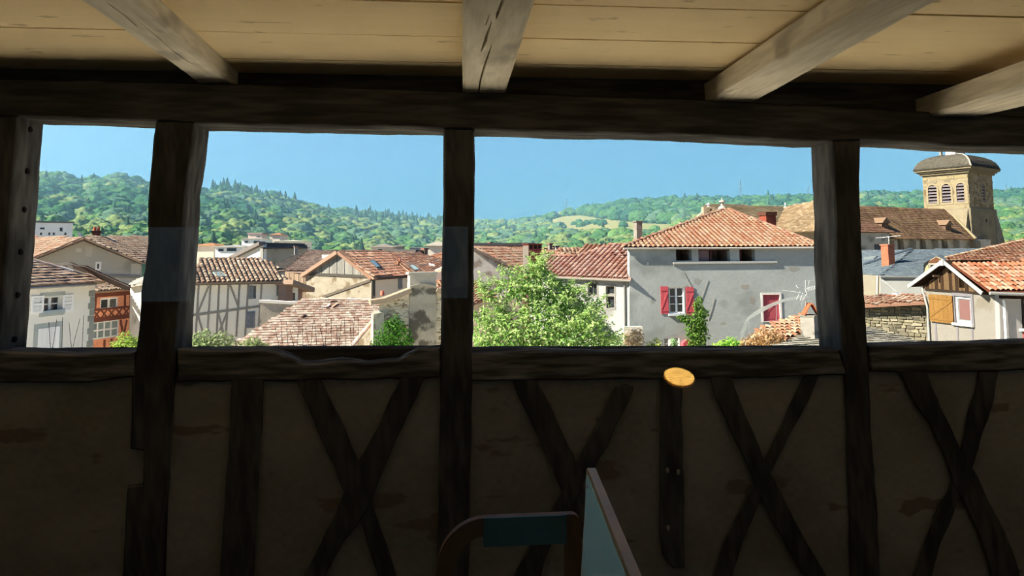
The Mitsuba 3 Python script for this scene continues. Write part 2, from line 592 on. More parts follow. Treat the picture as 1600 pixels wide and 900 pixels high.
scene['old_rail'] = bumped(_old_rail, _wood_x_bump, .005)
scene['timber'] = bumped(_wood, _wood_bump, .004)
scene['timber_level'] = bumped(_wood_x, _wood_x_bump, .004)
scene['rafter_paint'] = bumped(_rafter, _rafter_bump, .003)
scene['plank_paint'] = bs(type='diffuse', reflectance=proc(_plank))
scene['plaster_inside'] = bumped(_plaster, _plaster_bump, .005)

# ------------------------------------------------------------------ the timber gallery
YW, DW = 3.45, 0.22          # inner face of the timber wall, thickness of its beams
FLOOR = 8.42
CEIL = 10.865


def timber(poly_px, y0=YW, depth=DW, amp=.006, seed=0, step=.035, ch=.010, freq=7.0):
    "a rough-hewn timber: its face outlined in the wall plane, its thickness running outward"
    p = np.array([(lambda q: (q[0], q[2]))(W(a, b, y0)) for a, b in poly_px])
    if Polygon(p).exterior.is_ccw is False:
        p = p[::-1]
    d = dense(p, step)
    nn = len(d)
    tg = np.roll(d, -1, 0) - np.roll(d, 1, 0)
    tg /= np.linalg.norm(tg, axis=1, keepdims=True) + 1e-9
    nr = np.stack([tg[:, 1], -tg[:, 0]], 1)
    ys = [0, ch, *np.linspace(ch, depth - ch, max(2, int(depth / .05)))[1:-1], depth - ch, depth]
    rings = []
    for i, y in enumerate(ys):
        q3 = np.stack([d[:, 0], np.full(nn, y * .6), d[:, 1]], 1)
        off = (meshkit.fbm(q3 * freq, 4, seed) - .5) * 2 * amp + (meshkit.noise(q3 * 40, seed + 5) - .5) * .003
        if i in (0, len(ys) - 1):
            off = off - ch * .9
        e = d + nr * off[:, None]
        rings.append(np.stack([e[:, 0], np.full(nn, y0 + y), e[:, 1]], 1))
    v = np.vstack(rings)
    f = []
    j = np.arange(nn)
    for i in range(len(ys) - 1):
        a, b, c, e = i * nn + j, i * nn + (j + 1) % nn, (i + 1) * nn + (j + 1) % nn, (i + 1) * nn + j
        f += [np.stack([a, b, c], 1), np.stack([a, c, e], 1)]
    for i in (0, len(ys) - 1):
        pv, pf = trimesh.creation.triangulate_polygon(Polygon(rings[i][:, [0, 2]]).buffer(0), engine='earcut')
        pv3 = np.stack([pv[:, 0], np.full(len(pv), y0 + ys[i]), pv[:, 1]], 1)
        f.append(pf + len(v))
        v = np.vstack([v, pv3])
    m = mk(v, np.vstack(f))
    m.merge_vertices(digits_vertex=6)
    trimesh.repair.fix_normals(m)
    return m


def post(pts, label, **kw):
    k = thing('timber_post', label, 'post')
    scene[k] = shape(timber(pts, **kw), 'timber', smooth=40)
    return k


post([(-60, 179), (28, 182), (20, 300), (8, 440), (-2, 560), (-12, 620), (-140, 620), (-140, 179)], 'dark timber post with round peg holes beside the leftmost opening', seed=1)
post([(243, 190), (304, 192), (299, 240), (290, 300), (286, 380), (280, 470), (275, 560), (268, 640), (262, 760), (256, 840), (248, 960), (188, 960), (192, 860), (198, 759), (222, 757), (224, 704), (203, 702), (204, 650), (205, 596),
      (212, 560), (220, 460), (230, 380), (231, 320), (236, 250)], 'dark oak post notched below the sill, between the leftmost two openings', seed=2)
post([(693, 201), (742, 203), (742, 300), (740, 450), (738, 600), (735, 750), (732, 960), (681, 960), (685, 780), (688, 600), (690, 450), (693, 300)], 'near black straight post between the two widest openings', seed=3, amp=.004)
post([(1300, 221), (1345, 219), (1344, 300), (1348, 400), (1354, 500), (1358, 560), (1364, 700), (1372, 800), (1378, 960), (1332, 960), (1330, 800), (1325, 680), (1322, 600), (1314, 545), (1309, 470), (1305, 400), (1306, 340), (1303, 290)],
     'cracked dark post left of the opening that shows the church tower', seed=4)
# near-black pegs in the first post reveal, coloured as the dark of holes
for i, (px, py) in enumerate([(50, 203), (48, 268), (41, 328), (33, 394), (30, 461), (21, 530)]):
    c = W(px, py, YW + .11)
    x0 = W(28 - i * 5, py, YW)[0]
    part('timber_post', 'peg', tube([[x0 - .04, YW + .10, c[2]], [x0 + .004, YW + .10, c[2]]], .013, 10), color=(.012, .011, .01))

# head beam and sill beam
head = [(-260, 110), (0, 122), (390, 131), (700, 142), (1110, 156), (1440, 174), (1600, 182), (1900, 198), (1900, 246), (1600, 231), (1480, 227), (1400, 221), (1345, 219), (1270, 221), (1100, 212), (900, 207), (742, 203), (690, 201), (500, 197), (308, 193),
        (240, 190), (140, 186), (30, 182), (-260, 172)]
k = single('head_beam', timber(head, seed=11, amp=.007, step=.05), 'timber_level', 'long dark hewn beam running above all four openings', 'beam', smooth=40)
sill = thing('sill_beam', 'long dark rail of old timber under the openings, hollowed out in one place', 'beam')
part(sill, 'rail', timber([(-260, 552), (0, 548), (120, 552), (208, 551), (212, 588), (140, 597), (0, 599), (-260, 604)], depth=.15, seed=21, amp=.006), 'old_rail', smooth=40)
part(sill, 'rail', timber([(276, 546), (340, 547), (405, 546), (432, 550), (452, 557), (470, 566), (500, 567), (530, 563), (562, 566), (600, 566), (622, 563), (637, 554), (652, 546), (688, 543), (688, 590), (560, 594), (400, 596), (276, 597)], depth=.11, seed=22, amp=.010, freq=12, step=.02),
     'old_rail', smooth=40, label='rail with a hollow worn into its top edge')
part(sill, 'rail', timber([(735, 552), (830, 549), (960, 551), (1060, 548), (1180, 548), (1312, 546), (1324, 586), (1200, 590), (1000, 593), (735, 596)], depth=.15, seed=23, amp=.007), 'old_rail', smooth=40)
part(sill, 'rail', timber([(1357, 541), (1480, 538), (1600, 535), (1900, 528), (1900, 574), (1600, 579), (1480, 582), (1362, 581)], depth=.15, seed=24, amp=.006), 'old_rail', smooth=40)
for i, bp in enumerate([[(-260, 551), (205, 545), (212, 600), (-260, 606)], [(276, 544), (688, 542), (688, 600), (276, 600)], [(733, 544), (1313, 542), (1324, 592), (733, 600)], [(1358, 541), (1900, 531), (1900, 580), (1362, 584)]]):
    part(sill, 'back_board', timber(bp, y0=YW + .165, depth=.075, seed=25 + i, amp=.003), 'timber_level', smooth=40)
scene['flashing_metal'] = bs(type='principled', base_color={'type': 'rgb', 'value': [.50, .50, .48]}, roughness=.45, metallic=.7)
# ragged zinc cover along the outer edge
for (x0, x1, seed, lb) in ((70, 160, 3, 'crumpled pale grey metal flashing on the sill of the leftmost opening'), (434, 512, 4, 'thin ragged strip of pale metal flashing at the hollow of the rail')):
    g = np.random.default_rng(seed)
    n = 26
    v, f = [], []
    for i in range(n + 1):
        px = x0 + (x1 - x0) * i / n
        zt = W(px, 544.5 if x0 < 300 else 543 - 2 * i / n, YW + .25)[2]
        for j, yy in enumerate((.17, .21, .24, .25)):
            q = W(px, 548, YW + yy)
            v.append([q[0], YW + yy, zt + (-.012, .0, .004, -.02)[j] + .010 * (g.random() - .5) * (1 if j else 0)])
    for i in range(n):
        for j in range(3):
            a = i * 4 + j
            f += [[a, a + 4, a + 5], [a, a + 5, a + 1]]
    single('sill_flashing', mk(v, f), 'flashing_metal', lb, 'flashing', smooth=30)

# plastered panels of the parapet, with the braces and studs standing slightly proud
pl = []
wf = thing('wall_front', 'rough grey beige plaster infill of the timber parapet', 'wall')
labels[wf] = {'kind': 'structure', 'label': 'rough grey beige plaster infill of the timber parapet'}
bays = [(-4.3, W(-130, 720, YW)[0]), (W(-15, 720, YW)[0], W(226, 720, YW)[0]), (W(262, 720, YW)[0], W(688, 720, YW)[0]), (W(732, 720, YW)[0], W(1328, 720, YW)[0]), (W(1362, 720, YW)[0], 5.4)]
for b0, b1 in bays:
    part(wf, 'plaster_panel', subdiv(abox([b0, YW + .023, FLOOR], [b1, YW + .16, 9.46]), .25), 'plaster_inside')
BR = [
    ('timber_stud', [(362, 590), (412, 590), (408, 680), (402, 760), (398, 840), (394, 960), (340, 960), (346, 860), (352, 760), (358, 680)], 'upright stud between the notched post and the leftmost cross brace', 31),
    ('timber_brace', [(462, 590), (500, 590), (512, 618), (532, 655), (560, 722), (574, 765), (590, 815), (606, 860), (640, 960), (604, 960), (584, 880), (566, 825), (548, 790), (536, 770), (520, 725), (500, 682), (484, 645)], 'brace falling to the right in the cross left of the middle post', 32),
    ('timber_brace', [(630, 586), (664, 590), (650, 622), (632, 660), (612, 702), (592, 750), (578, 790), (556, 822), (536, 848), (508, 900), (480, 960), (445, 960), (476, 895), (500, 850), (524, 800), (540, 762), (560, 722), (590, 668), (612, 620)], 'brace rising to the right in the cross left of the middle post', 33),
    ('timber_brace', [(800, 590), (838, 590), (852, 618), (868, 650), (885, 690), (903, 728), (912, 760), (926, 800), (960, 880), (1000, 960), (960, 960), (925, 880), (900, 815), (880, 775), (865, 735), (845, 690), (825, 648), (808, 615)], 'brace falling to the right, its foot behind the turquoise panel', 34),
    ('timber_brace', [(962, 606), (972, 600), (990, 604), (980, 632), (966, 660), (950, 695), (930, 728), (914, 750), (890, 800), (868, 836), (850, 880), (830, 960), (782, 960), (808, 890), (838, 836), (866, 790), (892, 745), (908, 712), (930, 672), (950, 632)], 'short brace rising to the right behind the turquoise panel', 35),
    ('timber_stud', [(1033, 592), (1066, 592), (1066, 640), (1068, 760), (1070, 850), (1070, 888), (1052, 888), (1036, 868), (1031, 840), (1031, 760), (1032, 660)], 'black stud with pale chips standing alone below the lamp reflection', 36),
    ('timber_brace', [(1109, 586), (1142, 588), (1158, 630), (1175, 670), (1192, 712), (1212, 752), (1236, 800), (1262, 850), (1292, 900), (1322, 960), (1282, 960), (1258, 902), (1232, 858), (1206, 810), (1180, 755), (1160, 710), (1136, 660), (1120, 625)], 'brace falling to the right in the cross left of the cracked post', 37),
    ('timber_brace', [(1257, 588), (1280, 588), (1262, 630), (1240, 668), (1218, 710), (1196, 752), (1180, 800), (1160, 850), (1145, 900), (1128, 960), (1098, 960), (1116, 895), (1130, 855), (1156, 800), (1180, 752), (1205, 700), (1224, 660), (1244, 615)], 'brace rising to the right in the cross left of the cracked post', 38),
    ('timber_brace', [(1403, 578), (1448, 580), (1466, 625), (1488, 672), (1504, 708), (1522, 734), (1546, 785), (1570, 830), (1590, 880), (1610, 960), (1562, 960), (1546, 880), (1532, 840), (1512, 795), (1490, 755), (1476, 712), (1452, 660), (1430, 630), (1416, 600)], 'broad brace falling to the right in the rightmost cross', 39),
    ('timber_brace', [(1530, 580), (1560, 580), (1554, 620), (1544, 655), (1532, 690), (1524, 720), (1506, 765), (1486, 815), (1470, 850), (1460, 890), (1440, 960), (1410, 960), (1432, 890), (1446, 850), (1460, 808), (1482, 768), (1504, 700), (1512, 655), (1524, 615)], 'worn brown brace rising to the right in the rightmost cross', 40),
]
for nm, pts, lb, sd in BR:
    single(nm, timber(pts, y0=YW + (.002 if sd % 2 else .006), depth=.015, amp=.006, seed=sd, freq=9, step=.03, ch=.004), 'timber', lb, 'beam', smooth=40)
# pale chips on the lone stud and the middle post
g = np.random.default_rng(5)
chips = [(1043, 735), (1060, 738), (1044, 825)]
for px, py in chips:
    c = W(px, py, YW)
    m = trimesh.creation.icosphere(subdivisions=1, radius=.011)
    m.apply_scale([.8, .35, 1.2])
    m.apply_translation([c[0], YW + .003, c[2]])
    part('timber_stud_001', 'paint_chip', m, color=(.35, .33, .3))

# painted rafters
def rafter(near_l, far_l, far_r, near_r, zb, label, h=.11, cracks=(), seed=0):
    "bottom face outlined by four photograph points on the plane z = zb"
    q = np.array([WZ(*p, zb) for p in (near_l, far_l, far_r, near_r)])
    def ext(a, b, y):
        return a + (b - a) * ((y - a[1]) / (b[1] - a[1]))
    l0, l1 = ext(q[1], q[0], .72), ext(q[0], q[1], YW + .12)
    r0, r1 = ext(q[2], q[3], .72), ext(q[3], q[2], YW + .12)
    n, mcols = 70, 10
    v, f = [], []
    prof = []
    for i in range(n + 1):
        t = i / n
        a, b = l0 + (l1 - l0) * t, r0 + (r1 - r0) * t
        ring = []
        for s, z in [(0, h), (0, h * .5), (0, .014), (.06, 0)] + [(x, 0) for x in np.linspace(.12, .88, mcols)] + [(.94, 0), (1, .014), (1, h * .5), (1, h)]:
            pnt = a + (b - a) * s
            ring.append([pnt[0], pnt[1], zb + z])
        v.append(ring)
    v = np.array(v)
    nz = (meshkit.fbm(v * [9, 2.5, 9], 4, seed) - .5) * .012
    v[..., 2] += np.where(v[..., 2] < zb + h * .9, nz, 0)
    v[..., 0] += np.where(v[..., 2] < zb + h * .9, (meshkit.fbm(v * [5, 3, 5] + 9, 3, seed + 2) - .5) * .010, 0)
    k = v.shape[1]
    f = []
    for i in range(n):
        for j in range(k - 1):
            a = i * k + j
            f += [[a, a + 1, a + k + 1], [a, a + k + 1, a + k]]
    e = [[0, j, j + 1] for j in range(1, k - 1)] + [[n * k, n * k + j + 1, n * k + j] for j in range(1, k - 1)]
    f += e + [[i * k, (i + 1) * k, (i + 1) * k + k - 1] for i in range(n)] + [[i * k, (i + 1) * k + k - 1, i * k + k - 1] for i in range(n)]
    m = mk(v.reshape(-1, 3), f)
    m.merge_vertices()
    trimesh.repair.fix_normals(m)
    key = thing('ceiling_rafter', label, 'rafter')
    if cracks:
        import manifold3d as m3
        M = m3.Manifold(m3.Mesh(m.vertices.astype(np.float32), m.faces.astype(np.uint32)))
        for c in cracks:
            pts = np.array([WZ(x, y, zb) for x, y, w_ in c])
            ws = [w_ for _, _, w_ in c]
            for i in range(len(pts) - 1):
                cloud = []
                for pt, ww in ((pts[i], ws[i]), (pts[i + 1], ws[i + 1])):
                    d = pts[i + 1] - pts[i]
                    d /= np.linalg.norm(d)
                    x = np.array([d[1], -d[0], 0])
                    for sgn in (-1, 1):
                        cloud += [pt + x * sgn * ww - [0, 0, .02], pt + x * sgn * ww * .3 + [0, 0, .045]]
                M = M - m3.Manifold.hull_points(np.array(cloud))
        m = M
    scene[key] = shape(m, 'rafter_paint', smooth=35)
    return key


ZB = W(700, 143, YW)[2]
rafter((122, 0), (305, 127), (364, 131), (212, 0), W(330, 128, YW)[2], 'leftmost pale painted rafter, rough and split along its underside', seed=1,
       cracks=[[(168, 5, .002), (195, 25, .005), (214, 42, .002)], [(216, 34, .002), (250, 62, .004), (276, 86, .001)], [(268, 78, .002), (296, 98, .004), (302, 100, .001)], [(262, 40, .001), (280, 55, .004), (294, 66, .001)]])
rafter((723, 0), (723, 147), (790, 148), (836, 0), ZB, 'pale grey rafter with long black cracks above the middle post', seed=2,
       cracks=[[(786, 0, .006), (779, 18, .007), (775, 30, .001)], [(768, 34, .002), (762, 52, .006), (758, 66, .008), (752, 81, .001)], [(768, 71, .002), (759, 98, .006), (751, 124, .005), (747, 147, .005)], [(765, 22, .001), (760, 35, .003), (759, 38, .001)]])
rafter((1375, 0), (1113, 158), (1176, 161), (1472, 0), W(1145, 158, YW)[2], 'pale rafter slanting to the upper right between the two right hand bays', seed=3,
       cracks=[[(1132, 147, .002), (1150, 140, .005), (1162, 136, .001)]])
rafter((1600, 136), (1462, 179), (1502, 189), (1600, 167), W(1480, 182, YW)[2], 'short stretch of pale rafter at the far right of the ceiling', seed=4)
rafter((-190, 0), (-110, 112), (-60, 114), (-110, 0), W(-90, 112, YW)[2], 'pale rafter beyond the leftmost opening', seed=5)

# ceiling boards, each a plank of its own, running along the wall
ck = struct('ceiling', abox([-4.3, .72, CEIL + .03], [5.4, YW + .3, CEIL + .16]), 'painted', color=(.10, .08, .06), label='boarded ceiling of the gallery, cream paint')
edges = [.72, 1.0, 1.36, 1.73, 2.13, WZ(838, 8, CEIL)[1], WZ(838, 61, CEIL)[1], WZ(838, 101, CEIL)[1], YW + .14]
edges = sorted(edges)
for i in range(len(edges) - 1):
    for x0, x1 in ((-4.3, -1.05), (-1.046, .22), (.224, 1.38), (1.384, 5.4)):
        a, b = edges[i] + .005, edges[i + 1] - .005
        dz = .004 * rng.random()
        m = abox([x0, a, CEIL + dz], [x1, b, CEIL + .028])
        m = m.subdivide().subdivide()
        part(ck, 'plank', m, 'plank_paint')
# dark infill board above the head beam, end walls, floor
struct('trim_1', abox([-4.3, YW + .12, 10.69], [5.4, YW + .17, CEIL + .03]), 'timber_level', label='dark board closing the gap over the head beam')
struct('wall_left', abox([-4.42, .72, FLOOR - .1], [-4.3, YW + .24, CEIL + .16]), 'plaster_inside', label='left end wall of the gallery')
struct('wall_right', abox([5.4, .72, FLOOR - .1], [5.52, YW + .24, CEIL + .16]), 'plaster_inside', label='right end wall of the gallery')
def _boards(p, n, uv):
    c = fbm(p.x * 3, p.y * 22, 4.0, 3)
    return mix(mi.Color3f(.09, .065, .045), mi.Color3f(.16, .12, .085), c)
scene['dark_floor'] = bs(type='diffuse', reflectance=proc(_boards))
struct('floor', abox([-4.4, -2.6, FLOOR - .1], [5.5, YW + .2, FLOOR]), 'dark_floor', label='dark wooden floor')
# storeys of the building below and above
struct('wall_outside', subdiv(abox([-9, YW + .02, -.5], [10, YW + .20, FLOOR - .02]), 1.2), 'painted', color=(.5, .46, .4), label='outside wall of the house under the gallery')
struct('roof_slab', abox([-9, -3.7, CEIL + .165], [10, YW + .75, CEIL + .3]), 'painted', color=(.3, .25, .2), label='roof over the gallery, its unseen rear overhang lengthened to block sun')  # rear overhang lengthened to keep sun out of the back window

# ------------------------------------------------------------------ the room behind the glass
GY = 0.80
wx0, wx1, wz0, wz1 = -1.66, .20, 9.70, 10.20
struct('wall_back', cat([abox([-2.9, -2.6, FLOOR], [wx0, -2.48, CEIL + .03]), abox([wx1, -2.6, FLOOR], [2.9, -2.48, CEIL + .03]), abox([wx0, -2.6, FLOOR], [wx1, -2.48, wz0]), abox([wx0, -2.6, wz1], [wx1, -2.48, CEIL + .03])]), 'painted', color=(.09, .07, .06), label='dark back wall of the room')
struct('wall_side_left', abox([-2.9, -2.6, FLOOR], [-2.78, .86, CEIL + .03]), 'painted', color=(.09, .07, .06), label='dark left wall of the room')
struct('wall_side_right', abox([2.78, -2.6, FLOOR], [2.9, .86, CEIL + .03]), 'painted', color=(.09, .07, .06), label='dark right wall of the room')
struct('ceiling_room', abox([-2.9, -2.6, CEIL + .03], [2.9, .86, CEIL + .12]), 'painted', color=(.12, .1, .08), label='dark ceiling of the room')
wp = struct('window_1', cat([abox([-2.9, GY - .03, FLOOR], [-2.0, GY + .06, CEIL + .03]), abox([2.0, GY - .03, FLOOR], [2.9, GY + .06, CEIL + .03]), abox([-2, GY - .03, FLOOR], [2, GY + .06, FLOOR + .12]), abox([-2, GY - .03, CEIL - .06], [2, GY + .06, CEIL + .03])]),
            'painted', color=(.08, .07, .06), label='large glazed screen between the room and the gallery')
scene['window_1__pane'] = mikit.ply(mk([[-2.0, GY, FLOOR + .1], [2.0, GY, FLOOR + .1], [2.0, GY, CEIL], [-2.0, GY, CEIL]], [[0, 1, 2], [0, 2, 3]]), 'clear_pane')

nb = subdiv(abox([-14, -7.4, -.3], [14, -7.0, 14.5]), 1.5)  # unseen slab added to dim what the back window reflects
struct('added_dimming_wall', nb, color=mottled(nb, (.20, .29, .34), .08, .6, 2), label='added unseen blue grey wall that dims the mirrored back window')
wb = struct('window_2', cat([abox([wx0, -2.57, wz0], [wx0 + .05, -2.51, wz1]), abox([wx1 - .05, -2.57, wz0], [wx1, -2.51, wz1]), abox([wx0, -2.57, wz0], [wx1, -2.51, wz0 + .05]), abox([wx0, -2.57, wz1 - .05], [wx1, -2.51, wz1])]), 'painted', color=(.08, .07, .06),
            label='low window in the opposite wall, its daylight mirrored on the dark posts')
scene['window_2__pane'] = mikit.ply(mk([[wx0, -2.54, wz0], [wx1, -2.54, wz0], [wx1, -2.54, wz1], [wx0, -2.54, wz1]], [[0, 1, 2], [0, 2, 3]]), 'clear_pane')

# the lamp whose warm disc shows in the glass
yv = 2.9
yl = 2 * GY - yv
pc = W(1061, 589, yv)
lc = np.array([pc[0], yl, pc[2]])
lamp = thing('reading_lamp', 'small lamp with a warm glowing oval face, mirrored in the glass below the sill', 'lamp')
ax = np.array([-.35, .65, -.68])
ax /= np.linalg.norm(ax)
lx = np.cross(ax, [0, 0, 1.0])
lx /= np.linalg.norm(lx)
ly = np.cross(lx, ax)
M = frame_mat(lc, lx, ly, ax)
R1 = .060
shade = lathe([[.018, -.11], [.03, -.10], [R1 + .006, -.01], [R1 + .008, .004], [R1 + .002, .004], [R1, -.006], [.028, -.09], [.0, -.09]], 32)
shade.apply_transform(M)
part(lamp, 'shade', shade, color=(.30, .17, .06), smooth=40)
bulb = lathe([[0, -.012], [R1 * .9, -.012], [R1 * .98, -.004], [R1 * .5, .001], [0, .002]], 32)
if bulb.volume < 0:
    bulb.invert()
bulb.apply_transform(M)
LAMP = np.array([.80, .44, .10])
scene[uniq(f'{lamp}__diffuser')] = {**mikit.ply(bulb, 'painted'), 'emitter': {'type': 'area', 'radiance': {'type': 'rgb', 'value': LAMP.tolist()}}}
base = lc - ax * .11
pole_x = base[0] + .02
part(lamp, 'arm', tube([base, base - [0, .10, -.02], [pole_x, base[1] - .16, base[2] - .10], [pole_x, base[1] - .16, FLOOR + .03]], .011, 10), 'metal_grey', smooth=40)
b = lathe([[0, 0], [.13, 0], [.13, .012], [.02, .03], [0, .03]], 32)
b.apply_translation([pole_x, base[1] - .16, FLOOR])
part(lamp, 'base', b, 'metal_grey', smooth=40)

# bench in the gallery: a turquoise panel in a bent-wood frame, seen end on
scene['turquoise_board'] = bs(type='principled', base_color={'type': 'rgb', 'value': [.52, .82, .80]}, roughness=.5, specular=.3)
def _ply(p, n, uv):
    return mix(mi.Color3f(.36, .22, .10), mi.Color3f(.50, .33, .17), fbm(p.x * 30, p.y * 12, p.z * 12, 3))
scene['dim_reflection_teal'] = bs(type='principled', base_color={'type': 'rgb', 'value': [.07, .15, .15]}, roughness=.5, specular=.3)  # dark rail colour carries the dimness of a reflection
scene['bent_wood'] = bs(type='principled', base_color=proc(_ply), roughness=.5, specular=.3)


scene['dim_reflection_wood'] = bs(type='principled', base_color={'type': 'rgb', 'value': [.17, .095, .045]}, roughness=.5, specular=.3)  # darker copy of the wood, dimmed like an image in glass


def frame_bench(far, ang, L, label, th=.014, wood_w=.022):
    "board standing on splayed legs: its top edge runs from the point far towards us, turned by ang degrees from the y axis"
    t = thing('bench_screen', label, 'screen')
    ztop = far[2]
    c, s_ = math.cos(math.radians(ang)), math.sin(math.radians(ang))
    Mx = frame_mat([far[0], far[1], 0], [-s_, -c, 0], [0, 0, 1], [-c, s_, 0])
    r = .06
    path = [(-.52, FLOOR), (-.015, ztop - .10)]
    path += [(r - r * math.cos(a), ztop - r + r * math.sin(a)) for a in np.linspace(.15, math.pi / 2, 7)]
    path += [(L - r + r * math.sin(a), ztop - r + r * math.cos(a)) for a in np.linspace(0, math.pi / 2 - .1, 7)]
    path += [(L + .25, FLOOR)]
    ring = shapely.LineString(path).buffer(.009, cap_style='flat', join_style='round')
    m = trimesh.creation.extrude_polygon(ring, wood_w, engine='earcut')
    m.apply_translation([0, 0, -wood_w / 2])
    m.apply_transform(Mx)
    part(t, 'bent_frame', m, 'bent_wood')
    inner = Polygon(path).buffer(-.009).intersection(sbox(-2, FLOOR + .14, 4, ztop - .009))
    m = trimesh.creation.extrude_polygon(inner, th, engine='earcut')
    m.apply_translation([0, 0, wood_w / 2 - th + .002])
    m.apply_transform(Mx)
    part(t, 'panel', m, 'turquoise_board', label='flat turquoise panel')
    for u in (.07, L - .08):
        m = tube([[u, ztop - .035, wood_w / 2], [u, ztop - .035, wood_w / 2 + .006]], .006, 10)
        m.apply_transform(Mx)
        part(t, 'screw', m, 'metal_grey')
    return t


frame_bench(W(921, 728, 2.15), 4.8, 1.0, 'upright turquoise panel in a bent wood frame standing on the gallery floor')

# solid stand-in for a faint bench reflection, its dimness put into dark colours
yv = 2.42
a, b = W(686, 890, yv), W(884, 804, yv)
t = thing('reflected_bench', 'dark solid bench frame with a teal rail standing in for a faint reflection, left of the turquoise panel', 'bench')
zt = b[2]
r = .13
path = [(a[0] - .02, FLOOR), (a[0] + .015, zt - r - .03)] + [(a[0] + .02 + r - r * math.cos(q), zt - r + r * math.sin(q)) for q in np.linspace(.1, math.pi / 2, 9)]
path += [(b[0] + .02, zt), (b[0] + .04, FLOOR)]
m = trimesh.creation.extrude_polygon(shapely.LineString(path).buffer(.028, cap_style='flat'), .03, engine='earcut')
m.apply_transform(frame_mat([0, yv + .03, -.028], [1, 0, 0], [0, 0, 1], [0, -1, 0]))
part(t, 'bent_frame', m, 'dim_reflection_wood')
part(t, 'rail', abox([a[0] + .14, yv - .012, zt - .085], [b[0] - .0, yv - .002, zt + .002]), 'dim_reflection_teal', label='teal rail')

# ------------------------------------------------------------------ ground, hills
BOUNCE_PALE = lin('#f2ead8', .92)  # unseen ground added near-white as a reflector for the ceiling
gm = subdiv(abox([-60, 3.7, -.4], [60, 30, 0.0]), 1.6)
struct('bounce_ground', gm, color=mottled(gm, BOUNCE_PALE, .06, .8, 3, second=BOUNCE_PALE * .8, cover=.35), label='added unseen pale ground that bounces sun up to the gallery ceiling')
gm = subdiv(abox([-400, 30, -.6], [400, 240, -.02]), 12)
struct('street_ground', gm, color=mottled(gm, lin('#c9bfa8', .55), .1, .2, 4, second=lin('#93a070', .4), cover=.4), label='streets and gardens between the houses')

SKYL = [(-400, 300), (-150, 285), (0, 268), (70, 271), (100, 276), (130, 283), (160, 277), (185, 275), (215, 281), (240, 288), (310, 292), (350, 289), (400, 299), (440, 307), (480, 318), (520, 327), (560, 331), (600, 334), (650, 338), (690, 340),
        (745, 344), (800, 342), (850, 337), (870, 330), (920, 323), (960, 315), (1000, 312), (1060, 311), (1100, 310), (1160, 309), (1200, 307), (1270, 306), (1350, 303), (1440, 303), (1480, 302), (1550, 299), (1600, 297), (1800, 290), (2100, 285)]
SX, SY = np.array(SKYL).T
RD_X, RD_Y = [-400, 300, 480, 690, 800, 950, 1250, 1600, 2100], [620, 640, 700, 950, 1000, 860, 760, 640, 560]
FT_X, FT_Y = [-400, 250, 600, 760, 1000, 1300, 2100], [250, 240, 330, 380, 300, 250, 220]


def hill_z(px, t):
    "t from 0 (foot) to 1 (ridge): (distance, height)"
    R, Ft = np.interp(px, RD_X, RD_Y), np.interp(px, FT_X, FT_Y)
    zr = np.array([W(a, np.interp(a, SX, SY) + 3, b)[2] for a, b in zip(np.atleast_1d(px), np.atleast_1d(R))]) - 6
    d = Ft + (R - Ft) * t
    return d, 2 + (zr - 2) * np.where(t < 1, t ** 1.15, 1 - (t - 1) * .8)


hx, ht = np.linspace(-400, 2100, 200), np.linspace(0, 1.5, 46)
V = []
for t in ht:
    d, z = hill_z(hx, np.full_like(hx, t))
    for px, dd, zz in zip(hx, d, z):
        q = W(px, 395, dd)
        V.append([q[0], q[1], zz + (meshkit.fbm(np.array([q[0] * .01, q[1] * .01, 0]), 3, 2) - .5) * 5 * min(1, t * 3)])
V = np.array(V)
n = len(hx)
Fq = [[j * n + i, j * n + i + 1, (j + 1) * n + i + 1, (j + 1) * n + i] for j in range(len(ht) - 1) for i in range(n - 1)]
hm = trimesh.Trimesh(V, np.vstack([np.array(Fq)[:, [0, 1, 2]], np.array(Fq)[:, [0, 2, 3]]]), process=False)
struct('hills', hm, smooth=True, color=mottled(hm, lin('#6f8a55', .4), .25, .03, 5, second=lin('#8c9a5e', .4), cover=.4), label='wooded hills behind the town')


def hill_point(px, t):
    d, z = hill_z(np.array([px]), np.array([t]))
    q = W(px, 395, d[0])
    return np.array([q[0], q[1], z[0] + (meshkit.fbm(np.array([q[0] * .01, q[1] * .01, 0]), 3, 2) - .5) * 5 * min(1, t * 3)])


def to_px(p):
    d = np.asarray(p) - EYE
    k = np.dot(d, _f)
    return CX + FOC * np.dot(d, _r) / k, CY - FOC * np.dot(d, _u) / k


# the open meadow on the right hand slope: a patch of turf lying on the hill
MEADOW = Polygon([(858, 346), (880, 340), (905, 338), (940, 343), (975, 347), (1012, 351), (1060, 352), (1060, 378), (985, 380), (930, 376), (900, 374), (872, 364), (862, 357)])
MEADOW2 = Polygon([(58, 356), (130, 356), (135, 364), (60, 366)])
mv, mf = [], []
mxs, mts = np.linspace(840, 1080, 90), np.linspace(0, 1.0, 90)
idx = -np.ones((90, 90), int)
for i, px in enumerate(mxs):
    d, z = hill_z(np.full(90, px), mts)
    for j in range(90):
        q = hill_point(px, mts[j]) + [0, 0, .6]
        a = to_px(q)
        if MEADOW.buffer(2.0).contains(Point(*a)):
            idx[i, j] = len(mv)
            mv.append(q)
for i in range(89):
    for j in range(89):
        q = [idx[i, j], idx[i + 1, j], idx[i + 1, j + 1], idx[i, j + 1]]
        if min(q) >= 0:
            mf += [[q[0], q[1], q[2]], [q[0], q[2], q[3]]]
mm = mk(mv, mf)
struct('meadow', mm, smooth=True, color=mottled(mm, lin('#cfd08c', .36), .10, .02, 8, second=lin('#a9c070', .34), cover=.42), label='pale dry meadow on the hillside among the woods')

